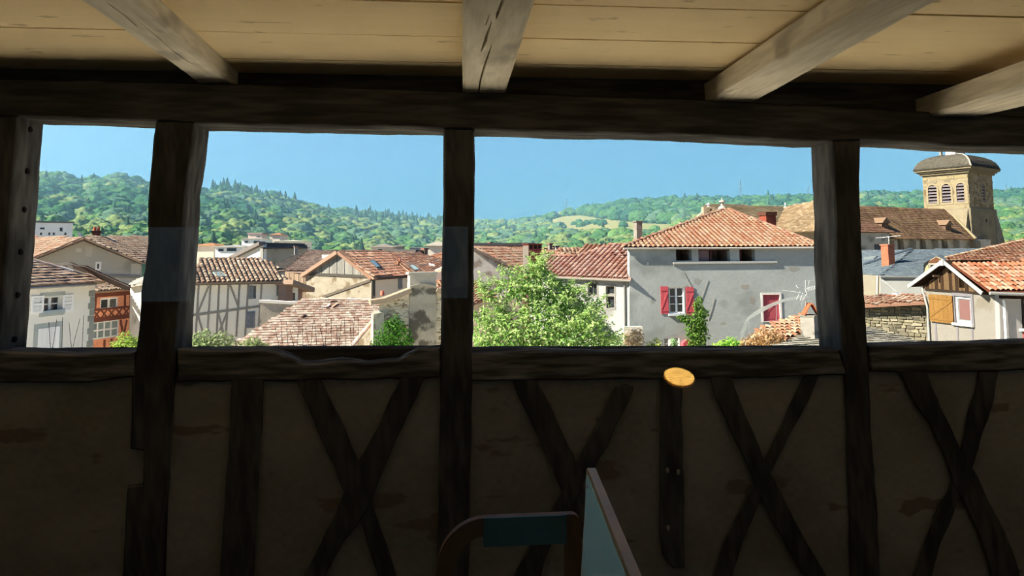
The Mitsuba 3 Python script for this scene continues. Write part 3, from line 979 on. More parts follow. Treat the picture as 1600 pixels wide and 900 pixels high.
# tree crowns: a few lumpy crowns, used over and over
def crown(seed, conifer=False, sub=3):
    m = trimesh.creation.icosphere(subdivisions=sub)
    v = np.array(m.vertices)
    if conifer:
        t = (v[:, 2] + 1) / 2
        r = np.clip(1.15 * (1 - t) ** .8, 0.02, 1) * (.8 + .5 * meshkit.noise(np.stack([v[:, 0] * 3, v[:, 1] * 3, t * 9], 1), seed))
        h = np.hypot(v[:, 0], v[:, 1]) + 1e-6
        v = np.stack([v[:, 0] / h * r * .42, v[:, 1] / h * r * .42, t * 2.4 - .9], 1)
    else:
        n1 = meshkit.fbm(v * 1.7 + seed * 3.1, 2, seed)
        n2 = np.abs(meshkit.fbm(v * 4.2 + seed, 3, seed + 7) - .5) * 2
        n3 = meshkit.noise(v * 13, seed + 3)
        v = v * (.62 + .62 * n1 + .34 * (1 - n2) * .8 - .16 + .20 * n3)[:, None]
        v[:, 2] *= .92
    return mk(v, m.faces)


TREE_COL = {'pale': '#a6c078', 'bright': '#88b86a', 'mid': '#68a060', 'deep': '#4e8858', 'blue': '#447c60', 'grey': '#7aa482'}
kinds = []
for nm, c in TREE_COL.items():
    for s in range(2):
        m = crown(len(kinds) + 1)
        gid = f'crown_{nm}_{s}'
        scene[gid] = {'type': 'shapegroup', 'crown': shape(m, 'painted', True, mottled(m, lin(c, .34), .22, 2.5, s + 3, fine=.30))}
        kinds.append((nm, gid))
for s in range(2):
    m = crown(40 + s, True)
    scene[f'conifer_{s}'] = {'type': 'shapegroup', 'crown': shape(m, 'painted', True, mottled(m, lin('#4c7252', .34), .2, 3, s, fine=.2))}
    kinds.append(('conifer', f'conifer_{s}'))
BYK = {}
for nm, gid in kinds:
    BYK.setdefault(nm, []).append(gid)

g = np.random.default_rng(21)
spots = []
for px in np.arange(-40, 1660, 4.0):
    if 1330 < px < 1345 or 690 < px < 745 and g.random() < .6:
        continue
    t = .01 + .01 * g.random()
    while t < 1.06:
        x = px + g.uniform(-7, 7)
        q = hill_point(x, t)
        a = to_px(q)
        R = np.hypot(q[0], q[1])
        r = g.uniform(3.6, 6.6) * (1.0 if R > 450 else .9)
        inm = MEADOW.buffer(2).contains(Point(*a)) or MEADOW2.contains(Point(*a))
        if not inm:
            spots.append((q, r, x, t, a))
        t += .044 + .046 * g.random()
g.shuffle(spots)
REC = []
nat = np.random.default_rng(33)
for q, r, x, t, a in spots:
    left = a[0] < 720
    nz = meshkit.fbm(np.array([q[0] * .012, q[1] * .012, 3.0]), 3, 11)
    conif = (330 < a[0] < 470 and t > .86 and nat.random() < .6) or (555 < a[0] < 690 and t > .7 and nat.random() < .65) or nat.random() < .03
    if conif:
        kd = 'conifer'
    elif a[1] > 352:
        kd = nat.choice(['pale', 'bright', 'mid', 'grey', 'pale'])
    else:
        kd = nat.choice(['deep', 'blue', 'mid']) if nz > .55 else nat.choice(['bright', 'mid', 'grey', 'pale']) if nz < .45 else nat.choice(['mid', 'deep', 'grey', 'mid'])
    gid = BYK[kd][nat.integers(2)]
    sc = r * (1.15 if kd != 'conifer' else 1.25)
    m = T().translate([float(q[0]), float(q[1]), float(q[2] + r * .55)]).rotate([0, 0, 1], float(nat.uniform(0, 360))).scale([sc, sc, sc * nat.uniform(.85, 1.15)])
    REC.append((r / np.linalg.norm(q - EYE), kd, gid, m, a))
# meadow bushes
for px, py in [(897, 352), (908, 355), (917, 352), (925, 350), (934, 351), (942, 353), (905, 351), (870, 357), (950, 377), (965, 372), (1000, 378), (1012, 372), (1020, 366), (1030, 378), (1024, 362), (975, 356), (985, 379), (940, 376)]:
    best = min(np.linspace(0, 1, 120), key=lambda t: abs(to_px(hill_point(px, t))[1] - py))
    q = hill_point(px, best)
    r = nat.uniform(2.6, 4.0)
    m = T().translate([float(q[0]), float(q[1]), float(q[2] + r * .5)]).rotate([0, 0, 1], float(nat.uniform(0, 360))).scale(float(r))
    kd = nat.choice(['deep', 'mid', 'bright'])
    REC.append((r / np.linalg.norm(q - EYE), kd, BYK[kd][nat.integers(2)], m, (px, py)))
REC.sort(key=lambda r: -r[0])
WORD = {'pale': 'pale yellow green broad tree', 'bright': 'bright green broad tree', 'mid': 'mid green broad tree', 'deep': 'deep green broad tree', 'blue': 'dark bluish green broad tree', 'grey': 'grey green broad tree', 'conifer': 'dark pointed conifer'}
n_ind = 0
for i, (s, kd, gid, m, a) in enumerate(REC):
    inst = {'type': 'instance', 'shapegroup': {'type': 'ref', 'id': gid}, 'to_world': m}
    seen = -20 < a[0] < 1620 and 200 < a[1] < 392
    if n_ind < 290 and seen:
        n_ind += 1
        side = 'left hill' if a[0] < 700 else 'right hill'
        k = uniq('hillside_tree')
        scene[k] = inst
        labels[k] = {'label': f'{WORD[kd]} in the woods of the {side} behind the roofs', 'category': 'tree', 'group': f'{WORD[kd]}s on the {side}'}
    else:
        scene[f'forest__{i + 1:04d}'] = inst
labels['forest'] = {'label': 'distant woods covering the upper slopes of both hills', 'category': 'woods', 'kind': 'stuff'}
# masts on the right hand ridge
for px, ytop, yb, h in ((885, 311, 322, 860), (1157, 279, 303, 780), (1263, 291, 303, 720), (1572, 288, 300, 600)):
    a, b = W(px, ytop, h), W(px, yb + 8, h)
    rr = .5 if px == 1157 else .35
    ms = [tube([b + [dx * 1.6, dy * 1.6, 0], a + [dx * .25, dy * .25, 0]], rr * .35, 4) for dx, dy in ((1, 0), (-1, 0), (0, 1))]
    for t in np.linspace(.1, .95, 7):
        c = b + (a - b) * t
        w = 1.6 * (1 - t) + .25 * t
        ms.append(bar(c - [w, 0, 0], c + [w, 0, 0], rr * .5))
    single('lattice_mast', cat(ms), 'painted', {885: 'thin lattice mast on the ridge above the meadow', 1157: 'tall thin lattice mast on the ridge above the grey house', 1263: 'thin mast on the ridge beside the cracked post', 1572: 'thin mast on the hill right of the church tower'}[px], 'mast', color=lin('#7f8f98', .5))

# ------------------------------------------------------------------ the town
def roof3(a, b, c):
    "a roof plane through three photograph points with distances"
    P = [W(x, y, Y) for x, y, Y in (a, b, c)]
    R = Roof.__new__(Roof)
    n = np.cross(P[1] - P[0], P[2] - P[0])
    n /= np.linalg.norm(n)
    if n[2] < 0:
        n = -n
    R.n, R.o, R.a, R.b = n, P[0], P[0], P[1]
    e = np.cross(n, [0, 0, 1.0])
    R.e = e / np.linalg.norm(e)
    R.s = np.cross(R.n, R.e)
    if R.s[2] < 0:
        R.s, R.e = -R.s, -R.e
    return R


def gutter(parent, R, a, b, r=.07, color=(.42, .43, .42)):
    p, q = R.px(*a, -.02), R.px(*b, -.02)
    d = q - p
    part(parent, 'gutter', tube([p - [0, 0, .05] - R.s * .03, q - [0, 0, .05] - R.s * .03], r, 8), color=color, smooth=40)


def pipe(parent, F, pts, r=.05, off=.10, color=(.5, .5, .5), name='drainpipe'):
    part(parent, name, tube([F.px(x, y, off) for x, y in pts], r, 8), color=color, smooth=40)


def chimney(label, x0, y0, x1, y1, Y, color, cap=(.25, .12, .09), turn=20, depth=.8, second=None, caph=.12, group=None, pots=0, name='chimney', amp=.2):
    "upright stack between photograph corners at that distance"
    k = thing(name, label, 'chimney', group)
    a, b = W(x0, y1, Y), W(x1, y0, Y)
    w, h = max(.3, (abs(b[0] - a[0]) - depth * abs(math.sin(math.radians(turn)))) / math.cos(math.radians(turn))), b[2] - a[2]
    c = [(a[0] + b[0]) / 2, Y + depth / 2, a[2]]
    t = math.radians(turn)
    X, Yv = np.array([math.cos(t), math.sin(t), 0]), np.array([-math.sin(t), math.cos(t), 0])
    Z = np.array([0, 0, 1.0])
    m = subdiv(obox(c, X, Yv, Z, (-w / 2, -depth / 2, -1.2), (w / 2, depth / 2, h - caph)), .16)
    part(k, 'stack', m, color=mottled(m, color, amp, 3, int(x0), second=second, cover=.4, fine=.12))
    part(k, 'cap', obox(c, X, Yv, Z, (-w / 2 - .07, -depth / 2 - .07, h - caph), (w / 2 + .07, depth / 2 + .07, h)), color=cap)
    for i in range(pots):
        u = (i + .5) / pots - .5
        m = tube([np.array(c) + X * w * u + Z * h, np.array(c) + X * w * u + Z * (h + .35)], [.12, .10], 10)
        part(k, 'chimney_pot', m, color=fl('#b5654a', .5), smooth=40)
    return k


def far_house(label, x0, y0, x1, y1, Y, color, roofc, wins=(), turn=0.0, depth=9, rh=.25, name='far_house', dy=0.0, pal=None, cols=None):
    "a house far back: walls, a hipped roof, its windows"
    k = thing(name, label, 'house')
    F = Face(x0, Y, x1, Y + dy)
    ht = F.uv(x0, y0)[1]
    u1 = F.len
    m = subdiv(F.ubox(0, -.3, u1, ht, -depth, 0), 2.5)
    part(k, 'wall', m, color=mottled(m, np.minimum(np.asarray(color) * 1.8, .85), .08, .5, int(x0)))
    rz = rh * min(depth, u1) / 2
    o, e, n = F.o, F.e, F.n
    ov = .4
    P = lambda u, d, z: o + e * u - n * d + np.array([0, 0, z])
    v = [P(-ov, -ov, ht), P(u1 + ov, -ov, ht), P(u1 + ov, depth + ov, ht), P(-ov, depth + ov, ht)]
    if rz > .05:
        ins = min(depth, u1) * .45
        v += [P(ins, depth / 2, ht + rz), P(u1 - ins, depth / 2, ht + rz)]
        f = [[0, 1, 5], [0, 5, 4], [1, 2, 5], [2, 3, 4], [2, 4, 5], [3, 0, 4], [0, 2, 1], [0, 3, 2]]
        m = subdiv(mk(v, f), .9)
        part(k, 'roof', m, color=mottled(m, roofc, .12, .8, int(x0) + 1, fine=.18))
    else:
        part(k, 'roof', F.ubox(-.2, ht, u1 + .2, ht + .35, -depth - .2, .2), color=roofc)
    for (a, b, c, d) in wins:
        r = F.rect(a, b, c, d)
        w = part(k, 'window', F.extrude(r, -.02, .05), color=(.5, .5, .48))
        part(w, 'pane', F.extrude(r.buffer(-.09, join_style='mitre'), .05, .06), 'window_glass')
    return k


PLA = dict(amp=.10, scale=.9)

# ---- far row under the hills
far_house('long white modern block with rows of small windows below the left hill', 20, 347, 112, 378, 150, lin('#e4e6e6', .5), lin('#9aa4a6', .4), rh=0, dy=6, wins=[(62, 355, 70, 359), (62, 363, 66, 368), (75, 363, 79, 368), (82, 363, 86, 368), (93, 355, 98, 362), (100, 363, 104, 368)])
far_house('low house with an orange roof far behind the cream timbered house', 300, 384, 334, 394, 130, lin('#d9c9b4', .5), lin('#d39a78', .5), rh=.3)
far_house('white bungalow with dark openings far behind the cream timbered house', 336, 386, 378, 396, 120, lin('#e3e4e0', .55), lin('#b7b9b8', .5), rh=.2, wins=[(341, 388, 350, 393), (354, 387, 370, 393)])
far_house('white two storey house among the trees at the foot of the left hill', 377, 373, 410, 384, 160, lin('#e6e6e2', .55), lin('#c2bfb8', .5), rh=.12, wins=[(382, 376, 388, 380), (396, 376, 406, 381)])
far_house('small pinkish upper house block above the white one on the left hill', 387, 366, 408, 374, 175, lin('#d8c4b8', .5), lin('#c9b8b0', .5), rh=.0, depth=6, wins=[(400, 368, 407, 371)])
far_house('house with a red roof half hidden by trees on the left hill', 421, 367, 437, 378, 185, lin('#d9cfc2', .5), lin('#c98f74', .5), rh=.5)
far_house('low pale shed roof behind the grey walled house', 428, 377, 472, 386, 125, lin('#cfcfc4', .5), lin('#d4d6c6', .5), rh=.12)
far_house('grey gabled hall beyond the barn roofs', 580, 386, 614, 396, 115, lin('#c4bcb2', .5), lin('#aaa39c', .45), rh=.35, wins=[(590, 388, 598, 392)])
far_house('small grey house beside the gabled hall', 613, 385, 628, 396, 125, lin('#b9b4ad', .5), lin('#a59c94', .45), rh=.3, wins=[(607 + 3, 387, 616, 391)])
far_house('long white low shed left of the middle post', 640, 387, 674, 396, 130, lin('#d5d8d6', .5), lin('#c9ccca', .5), rh=.05)
far_house('pale gabled building close to the left of the middle post', 668, 384, 700, 402, 100, lin('#cfc8bc', .5), lin('#c6bfb2', .5), rh=.5)
far_house('long low dark brown building right of the middle post', 738, 384, 834, 394, 95, lin('#8a6a60', .45), lin('#6d6a70', .4), rh=.0)
chimney('small brick stack on the long brown building', 763, 378, 769, 389, 97, lin('#a8705c', .45))
chimney('short pale stack on the long brown building', 804, 383, 808, 389, 97, lin('#d0c9bc', .5))
far_house('white walled house with little stacks right of the red brick chimney', 855, 388, 880, 400, 72, lin('#dcdad2', .55), lin('#c99478', .5), rh=.15)
chimney('thin grey stack on the white walled house', 858, 380, 862, 391, 70, lin('#a9a49a', .45), depth=.4)
chimney('stubby white stack with a dark cowl on the white walled house', 866, 384, 873, 393, 70, lin('#dedcd4', .55), cap=(.1, .1, .1), depth=.4)

# ---- pale house at the far left
h = thing('pale_house', 'pale grey house with white louvred shutters seen in the leftmost opening', 'house')
F = Face(30, 31.6, 150, 36)
wr = F.rect(67, 463.5, 96.5, 486)
lw = F.rect(58.5, 514, 90, 560)
wall(h, F, F.poly([(30, 447), (149, 441), (145, 570), (30, 570)]), fl('#cdccc4', .66), holes=[wr], seed=1, scale=.5, amp=.06)
window(h, F, wr, 2, 2, color=(.62, .64, .64), fw=.08, mid=.16, bar_w=.05)
shutter(h, F, F.rect(48, 463, 66, 488.5), fl('#dfe3e3', .6), louvre=True)
shutter(h, F, F.rect(97, 461, 112.5, 486), fl('#dfe3e3', .6), louvre=True)
part(h, 'window_surround', F.extrude(wr.buffer(.16, join_style='mitre').difference(wr), -.01, .012), color=fl('#aab2ae', .5))
part(h, 'window_surround', F.extrude(lw.buffer(.20, join_style='mitre').difference(lw), -.01, .012), color=fl('#aab2ae', .5))
shutter(h, F, lw, fl('#dfe5e6', .6), boards=5, braces=False, name='closed_shutter')
part(h, 'window_sill', F.box(65, 486, 98, 488.5, 0, .12), color=fl('#a3b0b4', .5))
u1 = F.uv(148, 450)[0]
z = 1.0
i = 0
while z < F.uv(148, 448)[1] - .25:
    part(h, 'quoin', F.ubox(u1 - (.38 if i % 2 else .28), z, u1 + .01, z + .26, -.05, .02 + .01 * (i % 3)), color=fl('#a3a69c', .42) * (.85 + .3 * rng.random()))
    z += .285
    i += 1
R = Roof((30, 448), 31.2, (166, 439.5), 36.3, 22)
roof(h, R, [(30, 448), (166, 439.5), (30, 402)], col=.24, row=.30, pal=[c * 1.5 for c in TERRA_DULL + TERRA_OLD[:3]], seed=3, flat=True)
cap_tiles(h, R.px(30, 402, .02), R.px(166, 439.5, .02), [fl('#d8d0c4', .55), fl('#b9ab9c', .5), fl('#c4a898', .5)], 4, r=.13, step=.55)
gutter(h, R, (30, 448.5), (150, 441.5), .05, (.28, .27, .25))
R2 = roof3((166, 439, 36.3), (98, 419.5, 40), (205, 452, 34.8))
roof(h, R2, [(166, 440), (120, 426), (112, 413), (135, 417), (172, 434), (206, 449), (198, 453)], deck=.02, flat=True, col=.26, row=.32, pal=[lin(c, .4) for c in ('#7f726e', '#72686a', '#8d7c76')], seed=4)  # the shade on this slope is put into the dark tile colours
chimney('little terracotta capped stack on the hip of the pale house', 93, 411, 101, 423, 38.5, lin('#b59a8a', .45), cap=lin('#d8cbbd', .5), depth=.3)

# ---- red brick and timber house
h = thing('red_timber_house', 'red brick house with dark timbers and white windows beside the pale house', 'house')
F = Face(136, 44.2, 210, 47.6)
w1, w2 = F.rect(157, 466, 184, 481.5), F.poly([(141, 504), (187, 498), (185.5, 524.5), (141, 533)])
u0, z0, _, z1 = w2.bounds
w2 = sbox(u0, F.uv(141, 532)[1], F.uv(186, 515)[0], F.uv(141, 504)[1])
wall(h, F, F.poly([(134, 456), (206, 452), (205, 580), (134, 580)]), fl('#cc8a6a', .62), holes=[w1, w2], seed=5, scale=1.2, amp=.12, fine=.16, edge=.2)
window(h, F, w1, 2, 1, color=(.68, .66, .62), fw=.10, mid=.14, deep=.05)
window(h, F, w2, 4, 2, color=(.68, .66, .62), fw=.09, bar_w=.09, deep=.05, glass='pale_glass')
TB = fl('#7a4c40', .42)
for pts, ww in (([(148, 462), (206, 457.5)], .22), ([(142, 501), (206, 493)], .26), ([(146, 484.5), (205, 479)], .12), ([(205, 455), (203, 560)], .22), ([(195, 458), (195, 482)], .12), ([(150, 460), (148, 484)], .12), ([(188, 500), (192, 523)], .12), ([(198, 500), (193, 523)], .1), ([(163, 531), (162, 560)], .12),
                ([(174, 529), (173, 560)], .12)):
    part(h, 'timber', F.strip(pts, ww, -.01, .04), color=TB)
xs = np.linspace(145, 203, 6)
for i in range(5):
    yt = lambda x: 484.5 - (x - 145) * .095
    yb = lambda x: 500 - (x - 145) * .12
    part(h, 'cross_timber', F.strip([(xs[i], yt(xs[i])), (xs[i + 1], yb(xs[i + 1]))], .075, -.01, .035), color=TB)
    part(h, 'cross_timber', F.strip([(xs[i], yb(xs[i])), (xs[i + 1], yt(xs[i + 1]))], .075, -.01, .03), color=TB)
R = Roof((146, 456), 43.8, (203, 451.5), 47.0, 24)
roof(h, R, [(146, 456), (204, 451.5), (196, 446), (164, 442)], col=.26, row=.34, pal=TERRA_OLD, seed=6)
h = thing('sunlit_stone_house', 'narrow pale stone corner wall between the red house and the notched post', 'house')
F = Face(203, 46.5, 232, 44.8)
wall(h, F, F.poly([(203.5, 450), (232, 441), (232, 580), (202, 580)]), fl('#d8d2c2', .5), seed=7, scale=1.5, amp=.18, second=fl('#a29a86', .45), cover=.4)
R = roof3((196, 447, 46), (232, 441, 44), (225, 434, 48))
roof(h, R, [(196, 447.5), (234, 441), (234, 430), (216, 436)], col=.24, row=.3, pal=[lin('#d9d6ca', .55), lin('#cac4b6', .5)], seed=8, flat=True)

# ---- grey gabled house
h = thing('grey_gabled_house', 'wide grey rendered gable with one tiny white window behind the pale house', 'house')
F = Face(30, 59.6, 224, 62)
w1 = F.rect(148.5, 409, 158, 423)
wall(h, F, F.poly([(20, 410), (52, 404.5), (130, 373), (221, 409.5), (220, 600), (20, 600)]), fl('#a8a79f', .52), holes=[w1], seed=9, scale=.35, amp=.10, second=fl('#8e8e88', .40), cover=.42)
window(h, F, w1, 1, 1, color=(.7, .7, .68), fw=.16, deep=.06)
for x0, x1, y0, y1, c in ((134, 144, 385, 401, '#c6c4ba'), (119, 127, 388, 394, '#d0cfc8'), (150, 168, 385, 408, '#b4b4ac'), (205, 219, 412, 430, '#c4c3ba')):
    part(h, 'render_patch', F.box(x0, y0, x1, y1, -.01, .014), color=fl(c, .42))
part(h, 'string_course', F.strip([(155, 431), (220, 432.5)], .22, 0, .12), color=fl('#8e8d86', .42))
R = roof3((130, 372, 59.6), (50, 404, 58.4), (30, 370, 76))
roof(h, R, [(131, 372), (48, 405), (20, 417), (20, 371.5)], col=.30, row=.40, pal=[c * 1.25 for c in TERRA_OLD + TERRA[:2]], seed=10)
part(h, 'verge_board', F.strip([(44, 407.5), (131, 373)], .28, -.1, .35), color=fl('#6b6058', .4))
R = roof3((136, 373, 60), (222, 409, 60.8), (222, 370.5, 78))
roof(h, R, [(132, 372), (222, 410), (232, 412), (232, 370.5), (150, 370.5)], col=.30, row=.40, pal=[c * 1.25 for c in TERRA_OLD], seed=11, patch=.5)
part(h, 'verge_board', F.strip([(131, 373.5), (222, 410.5)], .28, -.1, .35), color=fl('#6b6058', .4))
chimney('squat red brick stack on the ridge of the grey gabled house', 139, 361, 155, 373, 64, lin('#a2665a', .45), cap=lin('#8a5a50', .45), pots=2)
m = F.strip([(122, 363), (126, 371), (138, 372)], .18, -.6, -.2)
single('fallen_ridge_cover', m, 'painted', 'bent pale strip lying on the ridge beside the squat brick stack', 'metal strip', color=fl('#c9ccc8', .5))

# ---- cream timber framed house
h = thing('cream_timber_house', 'cream half timbered house with a roof window right of the notched post', 'house')
F = Face(280, 43.5, 470, 46.3)
w1, w2, w3 = F.rect(389, 447, 400, 466.5), F.rect(384, 487, 398, 512), F.rect(449, 458, 461, 469)
wall(h, F, F.poly([(276, 442), (466, 439), (464, 580), (276, 580)]), fl('#d9d4c6', .64), holes=[w1, w3], seed=12, scale=.6, amp=.05)
window(h, F, w1, 1, 2, color=fl('#8f8f8c', .45), fw=.08)
window(h, F, w3, 2, 1, color=fl('#5d5f60', .4), fw=.06)
shutter(h, F, F.rect(388.5, 446.5, 396, 467), fl('#8f9295', .45), boards=3)
shutter(h, F, w2, fl('#8b8f94', .45), boards=4)
shutter(h, F, F.rect(432, 444, 440, 462), fl('#8f8d8a', .45), boards=3)
shutter(h, F, F.rect(443, 443, 450, 461), fl('#8a8885', .45), boards=3)
TB = fl('#a5a096', .40)
for pts in ([(310.5, 443), (306, 520)], [(329, 443), (324, 522)], [(342.5, 443), (338.5, 522)], [(357, 442), (353, 524)], [(374.5, 442), (369, 526)], [(388, 442), (383, 526)], [(409, 442), (404, 510)], [(326, 447), (309, 489)], [(359, 444), (373, 481)], [(309, 492), (319, 526)], [(341, 489), (350.5, 526)],
            [(355, 487), (342, 520)]):
    part(h, 'timber', F.strip(pts, .105, -.01, .03), color=TB * (.9 + .2 * rng.random()))
part(h, 'timber', F.strip([(296, 493), (409, 478)], .15, -.01, .035), color=TB)
part(h, 'eaves_board', F.strip([(296, 443.5), (456, 441)], .16, 0, .25), color=fl('#7d766c', .4))
R = Roof((296, 441.5), 43.0, (457, 438.8), 45.6, 23)
roof(h, R, [(298, 442), (457, 439), (430, 424), (446, 423), (408, 405), (313, 405), (306, 418)], col=.27, row=.34, pal=TERRA_OLD, seed=13, patch=.45)
cap_tiles(h, R.px(312, 405), R.px(409, 405), TERRA_OLD, 5)
sk = part(h, 'roof_window', R.extrude(R.poly([(331, 426.5), (345, 425.5), (353, 433.5), (339.5, 435)]), 0, .10), color=fl('#8fa3a0', .5))
part(sk, 'pane', R.extrude(R.poly([(333, 427.2), (344.4, 426.4), (351, 432.8), (340, 434)]), .10, .115), 'pale_glass')
part(sk, 'flashing', R.extrude(R.poly([(329, 425.5), (345, 424.5), (345.5, 426), (330, 427)]), .0, .14), color=fl('#6d625a', .4))
F2 = Face(446, 44.6, 484, 47.5)
part(h, 'lean_to_roof', F2.strip([(452, 440.5), (486, 453)], .28, -1.0, .25), color=fl('#9c8574', .45))
m = subdiv(F2.extrude(F2.poly([(455, 444), (480, 455), (479, 475), (453, 475)]), -.8, -.3), .4)
part(h, 'lean_to_wall', m, color=mottled(m, fl('#9a7f70', .42), .15, 2, 3))

h = thing('rubble_yard_wall', 'low rubble wall with a pale coping in front of the cream timbered house', 'wall')
F = Face(400, 41.2, 470, 41.6)
m = subdiv(F.extrude(F.poly([(406.5, 472), (466, 475), (466, 560), (405, 560)]), -.4, 0), .16)
part(h, 'stonework', m, color=mottled(m, fl('#b0a798', .45), .25, 3, 14, second=fl('#857c6e', .42), cover=.42, fine=.1))
part(h, 'coping', F.strip([(405, 470.8), (466, 474)], .14, -.5, .08), color=fl('#d8d2c6', .55))

# ---- grey walled house behind
h = thing('grey_walled_house', 'house with a white gable and a long grey side wall behind the cream roof', 'house')
F = Face(356, 83, 412, 77)
wall(h, F, F.poly([(360, 406), (411.5, 381), (411.5, 440), (360, 440)]), fl('#dedbd6', .5), seed=15, amp=.05)
part(h, 'verge_board', F.strip([(358, 406.5), (412, 380)], .35, -.2, .5), color=fl('#77706c', .4))
F = Face(411, 77, 492, 86)
wall(h, F, F.poly([(411, 387), (478, 386), (486, 394), (486, 440), (411, 440)]), fl('#a3a29a', .42), seed=16, scale=.4, amp=.14, second=fl('#7f7f78', .4), cover=.4)
R = roof3((411, 387, 76.5), (478, 386.5, 84), (476, 381, 92))
roof(h, R, [(411, 387.5), (480, 387), (488, 394), (475, 381), (412, 379.5)], col=.35, row=.4, pal=[lin('#7f7c7c', .42), lin('#716f70', .42)], seed=16, flat=True)
chimney('pale pipe stack on the grey walled house', 459, 384, 464, 394, 79, lin('#b8bab6', .45), depth=.5)
h = thing('brown_boarded_house', 'low roof of dull tiles over a brown boarded wall left of the stone barn', 'house')
R = roof3((446, 423.5, 60), (480, 424.5, 58), (500, 393, 73))
roof(h, R, [(444, 424), (482, 425), (524, 393), (481, 392), (470, 402)], col=.32, row=.42, pal=[c * 1.4 for c in TERRA_DULL], seed=17)
R = roof3((424, 420, 66), (446, 424, 62), (470, 402, 70))
roof(h, R, [(420, 419), (447, 424), (473, 399), (468, 397)], col=.32, row=.42, pal=[lin('#77706c', .42), lin('#6a6461', .42)], seed=18)
F = Face(440, 60, 482, 58.2)
for i, x in enumerate(np.linspace(445, 478, 10)[:-1]):
    part(h, 'board', F.extrude(F.poly([(x + .2, 424.5), (x + 3.5, 424.8), (x + 3.4, 480), (x + .2, 480)]), -.1, .01 + .02 * (i % 2)), color=fl('#8d7a68', .42) * (.75 + .5 * rng.random()))
part(h, 'low_stack', F.box(473, 398, 486, 404, -3, -2), color=fl('#bcb3a8', .45))

# ---- stone barn
h = thing('stone_barn', 'barn with a rubble and grey boarded gable and an orange tiled roof', 'barn')
F = Face(470, 56.5, 584, 52)
m = subdiv(F.extrude(F.poly([(478.5, 428), (580.5, 432), (580, 560), (478, 560)]), -.4, 0), .16)
part(h, 'gable_stonework', m, color=mottled(m, lin('#c6bca8', .46), .22, 2.6, 19, second=lin('#a08f76', .42), cover=.45, fine=.12))
gp = F.poly([(479, 428.5), (531, 394.5), (580.5, 433)])
u0, z0, u1, z1 = gp.bounds
for i, u in enumerate(np.arange(u0, u1, .26)):
    b = gp.intersection(sbox(u + .01, z0, u + .25, z1))
    if b.area > .01:
        part(h, 'gable_board', F.extrude(b, -.12, -.02 + .015 * (i % 3)), color=lin('#b9b6ae', .45) * (.72 + .4 * rng.random()))
part(h, 'tie_beam', F.strip([(479, 428), (580, 432.5)], .20, -.05, .06), color=lin('#6f6a62', .4))
part(h, 'old_roof_line', F.strip([(506, 463.5), (579, 438)], .18, -.02, .07), color=lin('#8a7f72', .42))
part(h, 'verge', F.strip([(475, 431), (531, 394)], .26, -.25, .35), color=lin('#c6a48e', .48))
part(h, 'verge', F.strip([(531, 394), (584, 435.5)], .22, -.25, .3), color=lin('#b58f78', .48))
F2 = Face(581, 52.2, 650, 57.5)
w1 = F2.rect(622, 435, 628, 451)
wall(h, F2, F2.poly([(582, 434), (646, 430), (646, 560), (582, 560)]), fl('#dccfba', .56), seed=20, scale=.6, amp=.06)
shutter(h, F2, w1, fl('#8b8a8c', .42), boards=3, braces=False)
pipe(h, F2, [(582.5, 436), (582.5, 462)], .11, .05, fl('#5f5850', .4), 'corner_pipe')
part(h, 'eaves_board', F2.strip([(584, 435.5), (644, 431)], .2, 0, .2), color=fl('#5d4c42', .4))
R = roof3((531, 393.5, 54.2), (584, 434.5, 51.7), (604, 393, 66))
roof(h, R, [(529, 393), (584, 435), (645, 430.5), (648, 424), (604, 393)], col=.30, row=.38, pal=[c * 1.6 for c in TERRA_RED + TERRA], seed=21, patch=.4)
cap_tiles(h, R.px(531, 393.5), R.px(604, 393), TERRA, 6, r=.15)
sk = part(h, 'roof_window', R.extrude(R.poly([(575, 409.5), (583, 408.5), (594, 420), (587, 421)]), 0, .16), color=fl('#5f5a56', .4))
part(sk, 'pane', R.extrude(R.poly([(577, 410.2), (582.4, 409.5), (592, 419.6), (587.4, 420)]), .16, .18), 'pale_glass')
m = R.extrude(R.poly([(620, 410), (622, 410), (622, 415), (620, 415)]), 0, .5)
part(h, 'roof_vent', m, color=fl('#a5654c', .45))

h = thing('valley_roof_house', 'house of dull orange roofs between the stone barn and the middle post', 'house')
R = roof3((604, 394, 67), (692, 412, 60), (660, 428, 57))
roof(h, R, [(604, 394), (652, 394.5), (692, 411), (695, 436), (646, 430)], col=.32, row=.40, pal=[c * 1.5 for c in TERRA + TERRA_DULL[:2]], seed=22, patch=.5)
part(h, 'flat_edge_shade', subdiv(cat([bar(R.px(603, 394, .1), R.px(652, 395, .1), .5, .35)]), .6), color=fl('#5d5a58', .4))  # dark strip painting the shading along the flat roof edge
sk = part(h, 'roof_window', R.extrude(R.poly([(638, 417), (647, 416), (658, 424), (648, 426)]), 0, .15), color=fl('#4e4c4a', .4))
part(sk, 'pane', R.extrude(R.poly([(641, 417.8), (646.4, 417.2), (655, 423.4), (648.6, 424.6)]), .15, .17), 'pale_glass')
part(h, 'roof_light', R.extrude(R.poly([(669, 413), (678, 415), (681, 417.5), (672, 417)]), 0, .12), color=fl('#d9d2ca', .55))
R = roof3((672, 400, 72), (700, 396, 70), (700, 410, 64))
roof(h, R, [(670, 401), (700, 394), (700, 414), (690, 410)], col=.32, row=.4, pal=TERRA_RED, seed=23)
chimney('square brown stack among the roofs left of the middle post', 659, 388, 668, 402, 66, lin('#a08a7a', .42), depth=.8)
chimney('low broken brown stack beside the square one', 652, 391, 659, 398, 66, lin('#a08a72', .42), depth=.6, caph=.05)
h = thing('small_gabled_roof', 'little gabled roof peeping between the stone stack and the middle post', 'house')
R = roof3((681, 436, 44), (700, 424, 44), (700, 420, 47))
part(h, 'verge', R.extrude(R.poly([(681, 424), (700, 416), (700, 419), (682, 427)]), 0, .15), color=fl('#c9a48c', .5))
